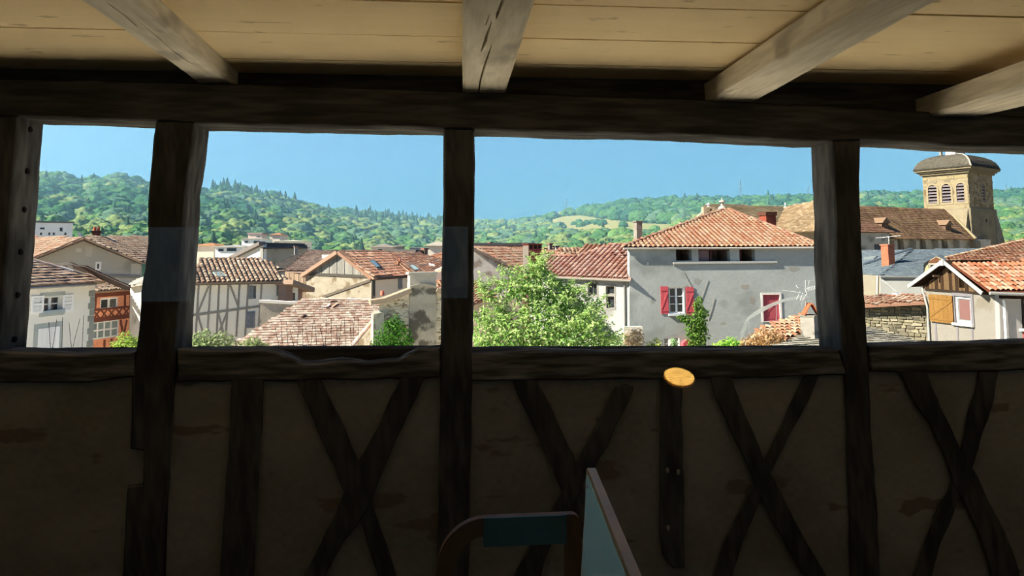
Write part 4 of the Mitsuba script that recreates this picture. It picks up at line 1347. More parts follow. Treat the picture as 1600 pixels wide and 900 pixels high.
F = Face(680, 43, 702, 43)
m = F.extrude(F.poly([(679, 428), (702, 419), (702, 470), (679, 470)]), -.3, 0)
part(h, 'wall', m, color=fl('#a48f86', .45))
R = roof3((680, 457, 37), (702, 459, 37), (700, 440, 41))
roof(h, R, [(678, 458), (704, 460), (704, 440), (679, 440)], col=.26, row=.34, pal=TERRA_RED, seed=24)

# ---- big low tiled roof
h = thing('low_tiled_roof_house', 'broad low roof of small brown tiles just beyond the second opening', 'house')
R = roof3((476, 466.5, 42), (580, 468.5, 42), (470, 545, 37))
roof(h, R, [(336, 556), (476, 466), (582, 468.5), (600, 470), (597, 486), (579, 505), (552, 540), (530, 580), (330, 580)], flat=True, col=.21, row=.27, pal=[lin(c, .45) for c in ('#d6c4b6', '#caae9e', '#e0cebe', '#bc9e8e', '#dcc8b8')], seed=25, patch=.3)
cap_tiles(h, R.px(500, 467), R.px(586, 469), [fl('#e0c4b0', .58), fl('#d2b09a', .55)], 7, r=.10, step=.5)
cap_tiles(h, R.px(597, 486, .05), R.px(545, 548, .05), [fl('#d9b8a2', .56), fl('#c79f88', .55)], 8, r=.13, step=.45, name='verge_tiles')
for i, (x, y, dx, dy, c) in enumerate(((503, 481, 8, 1, '#eed6c6'), (512, 481, 3, -3, '#e3c4b2'), (519, 482, 8, -5, '#b98470'), (516, 473, 8, -1, '#9d7764'), (471, 498, 6, -4, '#4c3a34'))):
    p, q = R.px(x, y, .09), R.px(x + dx, y + dy, .12)
    part(h, 'loose_tile', bar(p, q, .13, .03), color=fl(c, .55))
F = Face(540, 36.2, 600, 39)
m = subdiv(F.extrude(F.poly([(540, 556), (598, 487), (600, 580), (540, 580)]), -.3, -.05), .4)
part(h, 'side_wall', m, color=mottled(m, fl('#d9a873', .5), .08, 1, 4))

# ---- stone stack wall
h = thing('stone_gable_with_stack', 'rubble gable carrying a broad stone chimney stack left of the middle post', 'house')
F = Face(570, 32.4, 700, 33.2)
m = subdiv(F.extrude(F.poly([(597, 473), (640, 457), (640, 446), (681, 446), (681, 453), (700, 463), (700, 580), (588, 580), (588, 500)]), -.45, 0), .11)
part(h, 'stonework', m, color=mottled(m, fl('#cfc6b2', .47), .22, 3.2, 26, second=fl('#94886f', .42), cover=.40, fine=.12))
m = subdiv(F.extrude(F.poly([(640, 428), (681, 428), (681, 580), (637, 580)]), -.55, .10), .10)
part(h, 'chimney_stack', m, color=mottled(m, fl('#b5aea0', .44), .25, 2.6, 27, second=fl('#716c62', .38), cover=.50, fine=.12))
part(h, 'stack_coping', F.box(637.5, 425.5, 683, 428.5, -.6, .16), color=lin('#d5d0c4', .5))
ar = [(640 + 41 * t, 449 - 4.5 * math.sin(math.pi * t)) for t in np.linspace(0, 1, 12)]
part(h, 'stack_band', F.strip(ar, .10, 0, .20), color=fl('#a39c8c', .44))
part(h, 'verge', F.strip([(578, 472.5), (600, 469), (641, 453.5)], .20, -.5, .35), color=lin('#c9b49c', .5))
part(h, 'verge', F.strip([(681, 452), (702, 463)], .18, -.5, .3), color=lin('#d0b8a0', .5))
m = subdiv(F.extrude(F.poly([(582, 490), (598, 487), (598, 580), (580, 580)]), -.4, .35), .14)
part(h, 'buttress', m, color=mottled(m, fl('#a9a89a', .44), .2, 2, 28, second=fl('#858275', .4), cover=.4))
m = tube([F.px(602, 463, -.9), F.px(602, 456, -.9)], [.10, .08], 10)
single('chimney_pot', m, 'painted', 'small red clay pot behind the verge left of the stone stack', 'chimney pot', color=fl('#c8705c', .5), smooth=40)
# stones that stand out of the rubble
g = np.random.default_rng(8)
ms, cs = [], []
fu0, fu1 = F.uv(600, 500)[0], F.uv(700, 500)[0]
base_m = trimesh.creation.icosphere(subdivisions=1)
rub = F.poly([(597, 475), (640, 459), (640, 580), (590, 580)]).union(F.poly([(681, 456), (700, 465), (700, 580), (681, 580)])).buffer(-.08)
for _ in range(520):
    u, z = g.uniform(fu0 - .3, fu1), g.uniform(4.5, 8.6)
    if rub.contains(Point(u, z)):
        m = base_m.copy()
        m.apply_scale([g.uniform(.05, .13), g.uniform(.035, .07), .035])
        m.apply_transform(frame_mat(F.at(u, z, -.005), F.e, F.z, F.n))
        ms.append(m)
        cs.append(np.tile(fl(str(g.choice(['#c9bda4', '#a9977c', '#b8ab94', '#8f8068', '#d5ccb8'])), .45), (len(m.vertices), 1)))
part(h, 'rubble_stones', cat(ms), color=np.vstack(cs), stuff=True)

# ---- right of the middle post: stone gable, long roofs
h = thing('worn_stone_gable', 'blotched pale stone gable under a tiled verge just right of the middle post', 'house')
F = Face(730, 47.5, 815, 48)
m = subdiv(F.extrude(F.poly([(730, 386), (742, 391), (790, 412.5), (815, 424), (815, 560), (730, 560)]), -.4, 0), .16)
part(h, 'stonework', m, color=mottled(m, fl('#cdc4bb', .45), .25, 2.2, 41, second=fl('#a39488', .42), cover=.45, fine=.1))
part(h, 'verge', F.strip([(738, 389), (800, 417.5), (815, 425)], .16, -.2, .25), color=fl('#8a7a70', .42))
R = roof3((742, 390, 47.6), (800, 417, 47.7), (832, 391, 60))
roof(h, R, [(740, 389.5), (760, 388.5), (838, 391), (838, 432), (815, 424.5), (790, 412.5)], col=.30, row=.38, pal=TERRA + TERRA_OLD[:3], seed=42, patch=.5)
h = thing('long_ridge_roof', 'long low tiled roof behind the red brick chimney', 'house')
R = roof3((757, 391.5, 63), (890, 397, 63), (760, 386.8, 73))
roof(h, R, [(752, 391), (900, 398), (905, 388.5), (760, 387.5)], col=.34, row=.42, pal=TERRA + TERRA_OLD[:2], seed=43)
k = chimney('wide red brick chimney with dark plates as square openings behind the leafy tree', 820, 380.5, 847, 406, 45, lin('#b5635a', .46), cap=lin('#8c5348', .42), turn=14, depth=1.0, caph=.06)
a, b = W(820, 406, 45), W(847, 380.5, 45)
t = math.radians(14)
X, Yv = np.array([math.cos(t), math.sin(t), 0]), np.array([-math.sin(t), math.cos(t), 0])
cc = [(a[0] + b[0]) / 2, 45.5, a[2]]
w, hh = ((b[0] - a[0]) - math.sin(t)) / math.cos(t), b[2] - a[2]
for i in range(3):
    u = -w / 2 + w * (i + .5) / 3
    part(k, 'dark_smoke_plate', obox(cc, X, Yv, [0, 0, 1], (u - w * .11, -.51, hh - .32), (u + w * .11, -.49, hh - .10)), color=(.02, .015, .015))  # near-black plates for sooty openings, their inner shade put into the colour
part(k, 'rendered_side', obox(cc, X, Yv, [0, 0, 1], (-w / 2 - .02, -.5, -1), (-w / 2 + .005, .5, hh - .12)), color=lin('#b5aaa0', .30))
h = thing('lower_tiled_shed', 'low tiled roof over a cream wall half hidden by the leafy tree', 'shed')
R = roof3((730, 476, 38), (775, 463, 38.6), (738, 440, 42))
roof(h, R, [(730, 478), (762, 466), (778, 464), (745, 443), (730, 436)], col=.22, row=.30, pal=TERRA, seed=44)
F = Face(730, 38.5, 812, 39)
w1, w2 = F.rect(752, 481, 760, 494), F.rect(776, 481, 783, 496)
wall(h, F, F.poly([(730, 474), (765, 464), (812, 466), (812, 580), (730, 580)]), fl('#cbbba2', .46), holes=[w1, w2], seed=45, scale=.8, amp=.12)
window(h, F, w1, 1, 2, color=fl('#85827c', .42), fw=.05)
window(h, F, w2, 1, 2, color=fl('#85827c', .42), fw=.05)
h = thing('striped_tile_roof_house', 'tiled roof with bold stripes behind the roof with the drainpipe', 'house')
R = Roof((900, 397.5), 62, (958, 396), 60, 24)
roof(h, R, [(899, 398), (916, 382), (950, 383), (968, 384), (958, 398)], col=.42, row=.42, pal=TERRA, seed=46)
R = Roof((866, 399), 64, (905, 399), 64, 22)
roof(h, R, [(864, 399.5), (902, 399.5), (909, 388), (872, 388.5)], col=.36, row=.42, pal=TERRA_OLD + TERRA, seed=47)

# ---- middle house
h = thing('drainpipe_house', 'grey house with a pink striped tile roof and a drainpipe beside the big one', 'house')
F = Face(828, 55.0, 986, 50.1)
w1, w2, w3 = F.rect(918.5, 441, 933, 462), F.rect(947, 447, 960, 460), F.rect(947.5, 463, 960, 482)
wall(h, F, F.poly([(828, 426), (984.5, 434), (984.5, 580), (828, 580)]), fl('#b9bbb8', .34), holes=[w1, w2, w3], seed=48, scale=.7, amp=.14, second=fl('#a0a19d', .31), cover=.42)
for w_ in (w1, w2, w3):
    window(h, F, w_, 2 if w_ is w1 else 1, 1, color=fl('#7c7a74', .4), fw=.06, deep=.2)
    u0, z0, u1, z1 = w_.bounds
    part(h, 'stone_surround', F.extrude(w_.buffer(.10, join_style='mitre').difference(w_), -.02, .03), color=fl('#8f8c86', .42))
R = Roof((864, 431), 53.6, (986, 436), 49.75, 24, level=False)
roof(h, R, [(826, 418), (838, 400), (903, 399.5), (960, 381), (984, 383.5), (986, 436.5), (866, 431.5)], col=.40, row=.45, pal=[lin(c, .42) for c in ('#dcb0a2', '#d2a292', '#e6c0b0', '#c89484')], seed=49, patch=.25, jitter=.5)
cap_tiles(h, R.px(903, 399.5), R.px(960, 381), TERRA, 9, r=.16)
cap_tiles(h, R.px(838, 400), R.px(903, 399.5), TERRA, 10, r=.16)
m = R.extrude(R.poly([(838, 400), (862, 400), (857, 406), (834, 406)]), .1, .18)
part(h, 'dark_ridge_cover', m, color=fl('#7a6f6e', .42))
gutter(h, R, (866, 432), (986, 437), .08, fl('#8a8780', .42))
pipe(h, F, [(976.5, 438), (977.5, 540)], .06, .10, fl('#8d8c88', .42))
for x, y in ((955, 397), (959, 400), (969, 397), (973, 401)):
    part(h, 'raised_tile', bar(R.px(x, y, .16), R.px(x + 3, y + 1, .22), .22, .05), color=fl('#8f6558', .45))

# ---- the big grey house
h = thing('big_grey_house', 'large grey rendered house with a red hipped tile roof and red shutters', 'house')
F = F_big = Face(981, 50, 1300, 51)
L1, L2, L3 = F.rect(1056, 387.6, 1081, 407), F.rect(1091, 387.6, 1141, 408), F.rect(1155, 387.6, 1180, 408.5)
WW, DD, LW = F.rect(1045.5, 449, 1069.5, 489), F.rect(1191.5, 461, 1219, 501.5), F.rect(1036, 527, 1062, 548)
wall(h, F, F.poly([(983.5, 385.5), (1288, 384.5), (1290, 600), (983, 600)]), fl('#b6bcba', .36), holes=[L1, L2, L3, WW, DD, LW], thick=.5, edge=.28, seed=50, scale=.45, amp=.16, second=fl('#a0a6a3', .34), cover=.42, fine=.08)
# render patches that show as separate repairs
g = np.random.default_rng(12)
for x, y, w_, h_, c in ((1090, 440, 14, 10, '#a4a6a2'), (1165, 448, 16, 8, '#a9a39c'), (1175, 470, 10, 14, '#a29e98'), (1020, 470, 8, 10, '#a5a6a0'), (1130, 505, 12, 6, '#a6a8a3'), (1012, 412, 4, 5, '#d2d2cc'), (1240, 420, 20, 8, '#a2a29c')):
    th = np.linspace(0, 2 * math.pi, 18)[:-1]
    pts = [(x + w_ / 2 * math.cos(a) * g.uniform(.6, 1.2), y + h_ / 2 * math.sin(a) * g.uniform(.6, 1.2)) for a in th]
    part(h, 'render_patch', F.extrude(F.poly(pts).buffer(0), -.01, .008), color=fl(c, .36))
# loft: recess box, half screens, piers' sill
for L in (L1, L2, L3):
    u0, z0, u1, z1 = L.bounds
    bx = cat([F.ubox(u0 - .1, z0 - .1, u1 + .1, z1 + .1, -2.2, -2.1), F.ubox(u0 - .12, z0 - .1, u0 - .02, z1 + .1, -2.1, -.5), F.ubox(u1 + .02, z0 - .1, u1 + .12, z1 + .1, -2.1, -.5), F.ubox(u0, z0 - .12, u1, z0 - .02, -2.1, -.5), F.ubox(u0, z1, u1, z1 + .1, -2.1, -.5)])
    part(h, 'loft_recess', bx, color=lin('#a08c7c', .6))
part(h, 'loft_screen', F.extrude(F.rect(1092, 391, 1111, 408), -.35, -.3), color=fl('#7d6a6e', .42))
part(h, 'loft_post', F.box(1111, 388, 1114.5, 408, -.35, -.2), color=fl('#51393a', .4))
part(h, 'loft_lintel', F.box(1091, 387.6, 1141, 391, -.4, -.15), color=fl('#4e302e', .4))
part(h, 'loft_post', F.box(1155, 387.6, 1161, 408.5, -.4, -.2), color=fl('#4e302e', .4))
s_ = part(h, 'loft_sill', F.box(1051, 409, 1213, 411, -.05, .14), color=fl('#a8a9a4', .46))
part(h, 'loft_sill', F.box(1052, 411, 1212, 413.2, -.05, .07), color=fl('#9a9b96', .46))
RED = fl('#b5525a', .52)
window(h, F, WW, 2, 3, color=fl('#e4e8ea', .6), fw=.08, mid=.14, deep=.12, bar_w=.05)
shutter(h, F, F.rect(1031.5, 447.5, 1044.5, 490.5), RED, boards=3, o=.03)
shutter(h, F, F.rect(1071, 448.5, 1084.5, 492), RED, boards=3, o=.03)
part(h, 'window_sill', F.box(1044, 490, 1070.5, 493, -.05, .15), color=fl('#c7ced4', .5))
part(h, 'window_surround', F.extrude(WW.buffer(.07, join_style='mitre').difference(WW), -.02, .02), color=fl('#a4a39c', .45))
part(h, 'door_surround', F.extrude(F.rect(1188.5, 457.5, 1222, 502.5).difference(DD), -.05, .05), color=fl('#cfc8c2', .5))
shutter(h, F, DD, fl('#a9515a', .5), boards=4, o=-.10, name='closed_door', braces=True)
window(h, F, LW, 2, 2, color=fl('#dfe4e2', .55), fw=.10, mid=.4, deep=.06)
sh = F.extrude(F.poly([(1063, 545), (1063, 535), (1067, 531), (1073, 529.5), (1079, 532), (1081, 537), (1081, 545)]), .05, .5)
part(h, 'red_flap', sh, color=RED)
R = Roof((972, 385.8), 49.78, (1288, 384.6), 50.78, 23)
roof(h, R, [(972, 386), (1130, 327.5), (1140, 327.5), (1290, 385.5)], col=.36, row=.42, pal=TERRA_RED[:3] + TERRA_RED[4:5] + TERRA[:1], seed=51, patch=.22, jitter=.5, cvar=.22)
PK = R.px(1135, 328)
cap_tiles(h, R.px(974, 385.5, .05), R.px(1130, 328, .05), TERRA, 11, r=.15)
cap_tiles(h, R.px(1140, 328, .05), R.px(1288, 385.5, .05), TERRA, 12, r=.15)
gutter(h, R, (974, 386.5), (1288, 385.5), .08, fl('#b3afa6', .46))
# the hidden back slope closes the hip
bk = R.at(*R.uv(972, 386)), R.at(*R.uv(1290, 385.5))
part(h, 'back_slope', mk([bk[0], PK, bk[1], bk[0] + [6, 13, .0], bk[1] + [0, 13, 0]], [[0, 3, 1], [2, 1, 4], [3, 4, 1]]), color=np.mean(TERRA_RED, 0))
chimney('grey twin stack behind the left hip of the big grey house', 993, 345, 1003.5, 374, 57, lin('#b2aaa0', .45), cap=lin('#a29c94', .45), turn=10, depth=.6, second=lin('#8a8178', .42), caph=.10)
chimney('red brick stack with a dark cap on the right of the red hipped roof', 1193.5, 331, 1213, 356, 56, lin('#b0604f', .46), cap=lin('#7d5648', .42), turn=12, depth=.9, caph=.28)

# ---- church behind the grey house
h = thing('church_choir', 'old brown and tan choir roofs of the church rising behind the red hipped roof', 'church roof')
R = roof3((1108, 319, 96), (1228, 323, 98), (1190, 356, 90))
roof(h, R, [(1104, 319), (1228, 323), (1216, 362), (1098, 362), (1096, 326)], col=.42, row=.42, pal=[lin(c, .36) for c in ('#a8957a', '#9c8a6e', '#b09c80', '#98907a')], seed=52, flat=True, patch=.6)
R = roof3((1227, 323, 92), (1280, 312.5, 90), (1250, 361, 84))
roof(h, R, [(1227, 323), (1300, 309), (1300, 360), (1246, 362), (1210, 357)], col=.42, row=.40, pal=[lin(c, .36) for c in ('#c9b08c', '#bfa582', '#d2ba98', '#b89c7c')], seed=53, flat=True, patch=.5)
F = Face(1236, 86, 1304, 84)
m = subdiv(F.extrude(F.poly([(1240, 362), (1304, 360), (1304, 390), (1240, 390)]), -1, 0), .5)
part(h, 'wall', m, color=mottled(m, fl('#b8a88c', .45), .2, 1, 5, second=fl('#94866e', .42), cover=.4))
def finial(parent, px, y0, y1, Y, r, name='finial', col='#c9c8c2'):
    a, b = W(px, y1, Y), W(px, y0, Y)
    H = b[2] - a[2]
    m = lathe([[0, 0], [r, 0], [r * .8, H * .2], [r * .35, H * .3], [r * .3, H * .55], [r * .75, H * .62], [r * .7, H * .72], [r * .2, H * .8], [r * .12, H], [0, H]], 12)
    m.apply_translation(a)
    part(parent, name, m, color=fl(col, .5), smooth=40)
finial(h, 1227, 316, 325, 92, .22)
finial(h, 1128.5, 309, 327, 88, .55, col='#a8a092')
t_ = thing('stone_turret', 'small stone bell turret with a pale finial behind the red hipped roof', 'turret')
c = W(1107, 336, 88)
hz = W(1107, 324, 88)[2] - c[2]
ms = [abox(c + [-.75 + dx, -.4, -.8], c + [-.75 + dx + .4, .4, hz]) for dx in (0, 1.1)]
ms += [abox(c + [-.75, -.4, hz * .8], c + [.75, .4, hz * 1.05]), abox(c + [-.75, -.4, -1], c + [.75, .4, -.2])]
part(t_, 'arch', cat(ms), color=fl('#a8937c', .45))
finial(t_, 1107, 316.5, 325, 88, .4)
part(t_, 'buttress', bar(c + [-2.6, 0, -1.4], c + [-.6, 0, .2], .5), color=fl('#c2b49a', .45))
part(t_, 'buttress', bar(c + [1.9, 0, -.6], c + [1.9, 0, .55], .3), color=fl('#93826e', .45))

# ---- church tower
t_ = thing('church_tower', 'square stone church tower with louvred arches and a curved shingled cap', 'tower')
C0 = W(1519, 395, 100)
C0[2] = 0
el = np.array([-.502, .865, 0])
er = np.array([.865, .502, 0])
def reach(d, px):
    lo, hi = .5, 40
    for _ in range(60):
        m_ = (lo + hi) / 2
        x = to_px(C0 + d * m_ + [0, 0, 18])[0]
        if (x - px) * (1 if d is er else -1) < 0:
            lo = m_
        else:
            hi = m_
    return lo
wl, wr_ = reach(el, 1443), reach(er, 1552)
Z3 = np.array([0, 0, 1.0])
zc, zb, z_t = W(1519, 269, 100)[2], W(1519, 322, 100)[2], W(1519, 244, 100)[2]
STN = lin('#dccba6', .30)
def tw(a0, a1, b0, b1, z0, z1):
    "box in tower axes (along the left face, along the right face)"
    return obox(C0, el, er, Z3, (a0, b0, z0), (a1, b1, z1))
def arch_shape(s0, s1, z0, z1):
    r_, mid = (s1 - s0) / 2, (s0 + s1) / 2
    return Polygon([(s0, z0), (s1, z0)] + [(mid + r_ * math.cos(a), z1 - r_ + r_ * math.sin(a)) for a in np.linspace(0, math.pi, 10)])
def tower_ex(face_d, face_n, poly, o0, o1):
    "a shape in a tower face, from o0 to o1 outwards"
    m = trimesh.creation.extrude_polygon(poly, o1 - o0, engine='earcut')
    m.apply_transform(frame_mat(C0 - face_n * o0, face_d, Z3, -face_n))
    return m
def louvred(face_d, face_n, P_):
    "arched opening through the wall with sloping slats"
    key = uniq(f'{t_}__belfry_window')
    s0, z0, s1, z1 = P_.bounds
    scene[key] = shape(tower_ex(face_d, face_n, P_.buffer(.28, join_style='mitre').difference(P_), -.02, .07), 'painted', color=STN * 1.05)
    k_ = 6
    for i in range(k_):
        zz = z0 + (z1 - z0) * (i + .12) / k_
        sl = P_.intersection(sbox(s0, zz, s1, zz + (z1 - z0) / k_ * .56))
        if not sl.is_empty:
            m = tower_ex(face_d, face_n, sl, -.06, -.02)
            part(key, 'louvre', m, color=lin('#cfc3cc', .24))
zo0, zo1 = W(1478, 317, 103)[2], W(1478, 288, 103)[2]
OPEN_L = [arch_shape(reach(el, px) - .62, reach(el, px) + .62, zo0, zo1) for px in (1457.5, 1479, 1502)]
OPEN_R = [arch_shape(reach(er, 1537) - .55, reach(er, 1537) + .55, zo0 + .1, zo1 + .1)]
fa, fb = sbox(0, zb - .3, wl, zc), sbox(0, zb - .3, wr_, zc)
for o_ in OPEN_L:
    fa = fa.difference(o_)
for o_ in OPEN_R:
    fb = fb.difference(o_)
body = subdiv(cat([tower_ex(el, er, fa, -.6, 0), tower_ex(er, el, fb, -.6, 0), tw(0, wl, wr_ - .6, wr_, zb - .3, zc), tw(wl - .6, wl, 0, wr_, zb - .3, zc)]), .45)
part(t_, 'belfry', body, color=mottled(body, STN, .28, 1.5, 60, second=lin('#b39a74', .29), cover=.42, fine=.14))
for o_ in OPEN_L:
    louvred(el, er, o_)
for o_ in OPEN_R:
    louvred(er, el, o_)
SOLID_L, SOLID_R = fa.buffer(-.02), fb.buffer(-.02)
# courses of stone on the two faces in view
g = np.random.default_rng(61)
ms, cs = [], []
z = zb
while z < zc - .5:
    for d, n_, wd, cc_, sol in ((el, er, wl, '#d6c7a4', SOLID_L), (er, el, wr_, '#d6c7a4', SOLID_R)):
        s = .02
        while s < wd - .3:
            w_ = min(g.uniform(.5, 1.1), wd - s)
            if g.random() < .55 and sol.contains(sbox(s + .03, z + .03, s + w_ - .03, z + .42)):
                m = obox(C0, d, -n_, Z3, (s + .03, -.0, z + .03), (s + w_ - .03, .03 + .04 * g.random(), z + .42))
                ms.append(m)
                cs.append(np.tile(lin(cc_, .31) * g.uniform(.65, 1.15) * [1, .98, g.uniform(.8, 1.1)], (len(m.vertices), 1)))
            s += w_
    z += .46
part(t_, 'ashlar', cat(ms), color=np.vstack(cs), stuff=True)
for dz, ov in ((0, .30), (.30, .55), (.55, .85)):
    part(t_, 'cornice', tw(-ov, wl + ov, -ov, wr_ + ov, zc + dz - .05, zc + dz + .28), color=lin('#cabb9c', .26))
part(t_, 'string_course', tw(-.18, wl + .18, -.18, wr_ + .18, zb - .55, zb - .25), color=lin('#bfae8c', .48))
low = subdiv(tw(-.25, wl + .25, -.25, wr_ + .25, 0, zb - .3), .7)
part(t_, 'lower_walls', low, color=mottled(low, lin('#b3a78e', .36), .2, 1.0, 62, second=lin('#8f8674', .44), cover=.45, fine=.1))
# battered buttress to the right, sloping buttress on the left face
b0 = C0 + er * (wr_ - .4)
v = []
for dz, ex_, dp in ((0, 5.0, .4), (10, 3.2, .35), (14.2, 1.2, .3), (zb - .5, .3, .25)):
    for a_, b_ in ((-dp, 0), (-dp, ex_), (wl * .5, ex_), (wl * .5, 0)):
        v.append(b0 + el * a_ + er * b_ + Z3 * dz)
f = []
for i in range(3):
    for j in range(4):
        q = [i * 4 + j, i * 4 + (j + 1) % 4, (i + 1) * 4 + (j + 1) % 4, (i + 1) * 4 + j]
        f += [[q[0], q[1], q[2]], [q[0], q[2], q[3]]]
f += [[12, 13, 14], [12, 14, 15]]
m = subdiv(mk(v, f), .7)
part(t_, 'buttress', m, color=mottled(m, lin('#a39c8c', .44), .2, .9, 63, second=lin('#847d6e', .42), cover=.45))
part(t_, 'dark_putlog_plate', obox(C0, er, -el, Z3, (wr_ * .55, .2, zb - 2.2), (wr_ * .55 + .35, .27, zb - 1.8)), color=(.02, .02, .02))  # near-black block on the wall, the shade of a hole as colour
v = [C0 + el * .1 - er * .3 + Z3 * (zb - .4), C0 + el * 4.2 - er * .3 + Z3 * (zb - .4), C0 + el * .1 - er * 1.6 + Z3 * 12, C0 + el * 2.0 - er * 1.6 + Z3 * 12, C0 + el * .1 - er * .2 + Z3 * 12, C0 + el * 4.2 - er * .2 + Z3 * 12]
m = subdiv(mk(v, [[0, 1, 3], [0, 3, 2], [0, 2, 4], [1, 5, 3]]), .5)
part(t_, 'weathered_slope', m, color=mottled(m, lin('#d3c5a6', .30), .2, 1.2, 64, second=lin('#ada086', .45), cover=.42, fine=.1))
# curved cap in shingle courses
prof = [(0.95, 0), (0.80, .35), (0.70, 1.0), (.45, 1.8), (.0, 2.6), (-.7, 3.3), (-1.6, 3.75), (-2.3, 4.0)]
H0 = zc + .8
sc_ = (W(1519, 238, 100)[2] - H0) / 3.6
PR = np.array(prof)
ts = np.linspace(0, 1, 34)
po = np.interp(ts, np.linspace(0, 1, len(PR)), PR[:, 0])
pz = np.interp(ts, np.linspace(0, 1, len(PR)), PR[:, 1]) * sc_
v, f, cs = [], [], []
g = np.random.default_rng(65)
for side, (d, n_, L, Wd) in enumerate(((el, er, wl, wr_), (er, el, wr_, wl))):
    for far in (0, 1):
        for i in range(len(ts) - 1):
            o0, o1 = po[i] + .05, po[i + 1]
            off0 = (-o0 if not far else Wd + o0)
            off1 = (-o1 if not far else Wd + o1)
            nseg = 40
            for j in range(nseg):
                a0, a1 = -o0 + (L + 2 * o0) * j / nseg, -o0 + (L + 2 * o0) * (j + 1) / nseg
                c0, c1 = -o1 + (L + 2 * o1) * j / nseg, -o1 + (L + 2 * o1) * (j + 1) / nseg
                k_ = len(v)
                lift = .05 * g.random()
                s_n = -1 if not far else 1
                v += [C0 + d * a0 + n_ * (off0 + s_n * lift) + Z3 * (H0 + pz[i]), C0 + d * a1 + n_ * (off0 + s_n * lift) + Z3 * (H0 + pz[i]), C0 + d * c1 + n_ * off1 + Z3 * (H0 + pz[i + 1]), C0 + d * c0 + n_ * off1 + Z3 * (H0 + pz[i + 1])]
                f += [[k_, k_ + 1, k_ + 2], [k_, k_ + 2, k_ + 3]]
                col = lin('#b3ac9c', .27) * g.uniform(.7, 1.25)
                cs += [col] * 4
part(t_, 'cap_shingles', mk(v, f), color=np.array(cs), stuff=True)
part(t_, 'lantern', tw(wl * .40, wl * .62, wr_ * .3, wr_ * .7, H0 + pz[-1] - .3, H0 + pz[-1] + 2.4), color=lin('#dcd9d2', .5))
part(t_, 'lantern_post', tw(wl * .72, wl * .76, wr_ * .3, wr_ * .36, H0 + pz[-1] - .3, H0 + pz[-1] + 2.4), color=lin('#b9b4a8', .5))
part(t_, 'hip_ridge', tube([C0 - el * (a + .02) - er * (a + .02) + Z3 * (H0 + b * sc_) for a, b in prof], .12, 6), color=lin('#c9c2b0', .5))

# ---- nave
h = thing('church_nave', 'long brown church roof with two small dormers left of the tower', 'church')
R = roof3((1348, 323, 95), (1478, 327, 103), (1523, 373, 97.6))
roof(h, R, [(1290, 321), (1478, 327), (1524, 374), (1290, 371.5)], col=.42, row=.40, pal=[lin(c, .40) for c in ('#9d7f68', '#937560', '#a88b74', '#8a6e5a', '#a38a68')], seed=66, flat=True, patch=.45)
part(h, 'verge', tube([R.px(1478, 327, .1), R.px(1524, 374, .1)], .2, 6), color=lin('#c9bd98', .36))
part(h, 'gable_wall', mk([R.px(1478, 327), R.px(1524, 374), R.px(1524, 374) * [1, 1, 0], R.px(1478, 327) * [1, 1, 0]], [[0, 1, 2], [0, 2, 3]]), color=fl('#b3a78e', .45))
F = Face(1296, 86.5, 1548, 100.5)
arch = []
for px in (1372, 1405, 1440, 1474):
    u, z = F.uv(px, 381)
    arch.append(Polygon([(u - 1.0, z - 3)] + [(u + 1.0, z - 3)] + [(u + 1.0 * math.cos(a), z - .2 + 1.2 * math.sin(a) ** .8) for a in np.linspace(0, math.pi, 9)]))
ar = arch[0]
for a in arch[1:]:
    ar = ar.union(a)
m = subdiv(F.extrude(F.poly([(1296, 371), (1548, 374), (1548, 420), (1296, 420)]).difference(ar), -.6, 0), .5)
part(h, 'wall', m, color=mottled(m, fl('#b4ac9c', .46), .2, .9, 67, second=fl('#928a7a', .42), cover=.45))
for a in arch:
    w_ = part(h, 'arched_window', F.extrude(a, -.6, -.5), color=fl('#6f6a62', .4))
    u = a.centroid.x
    part(w_, 'mullion', F.extrude(a.intersection(sbox(u - .12, 0, u + .12, 30)), -.5, -.3), color=fl('#a59c8a', .45))
for px in (1388, 1422, 1457, 1490, 1523):
    part(h, 'buttress', F.box(px, 376, px + 7, 420, 0, .8), color=fl('#aba392', .45))
for (x0, x1, yt, yb) in ((1370, 1387, 345.5, 355), (1468.5, 1486, 347.5, 358)):
    a, b = R.px(x0 + 1, yb + 1), R.px(x1 - 1, yt + 1.5)
    fr = R.px((x0 + x1) / 2 + 5, yb + 2)
    k = uniq(f'{h}__dormer')
    nh = np.array([R.n[0], R.n[1], 0])
    nh /= np.linalg.norm(nh)
    ex_ = np.cross(Z3, nh)
    ex_ = -ex_ if np.dot(ex_, _r) < 0 else ex_
    o = R.px((x0 + x1) / 2 + 2, yb)
    v = [o + nh * .5 - ex_ * .9 + Z3 * .55, o + nh * .5 + ex_ * .9 + Z3 * .55, o + nh * .5 + Z3 * 1.3, o - nh * 2.2 - ex_ * .9 + Z3 * .55, o - nh * 2.2 + ex_ * .9 + Z3 * .55, o - nh * 2.2 + Z3 * 1.3]
    scene[k] = shape(mk(v, [[0, 2, 5], [0, 5, 3], [1, 4, 5], [1, 5, 2], [0, 1, 2]]), 'painted', color=lin('#a58a72', .45))
    part(k, 'cheeks', obox(o, ex_, nh, Z3, (-.7, -1.6, -.6), (.7, .25, .6)), color=fl('#6f5a4c', .42))
R = roof3((1296, 362, 84), (1396, 363, 88), (1348, 342, 93))
roof(h, R, [(1290, 334), (1348, 342.5), (1386, 358), (1400, 363), (1290, 362)], col=.40, row=.40, pal=[lin(c, .40) for c in ('#a07f6c', '#946f5e', '#ab8a76')], seed=68, flat=True)
F = Face(1296, 84.4, 1392, 88)
m = subdiv(F.extrude(F.poly([(1296, 362.5), (1390, 363.5), (1390, 420), (1296, 420)]), -.6, 0), .5)
part(h, 'chapel_wall', m, color=mottled(m, fl('#b0a999', .46), .2, .9, 69, second=fl('#8d8678', .42), cover=.45))
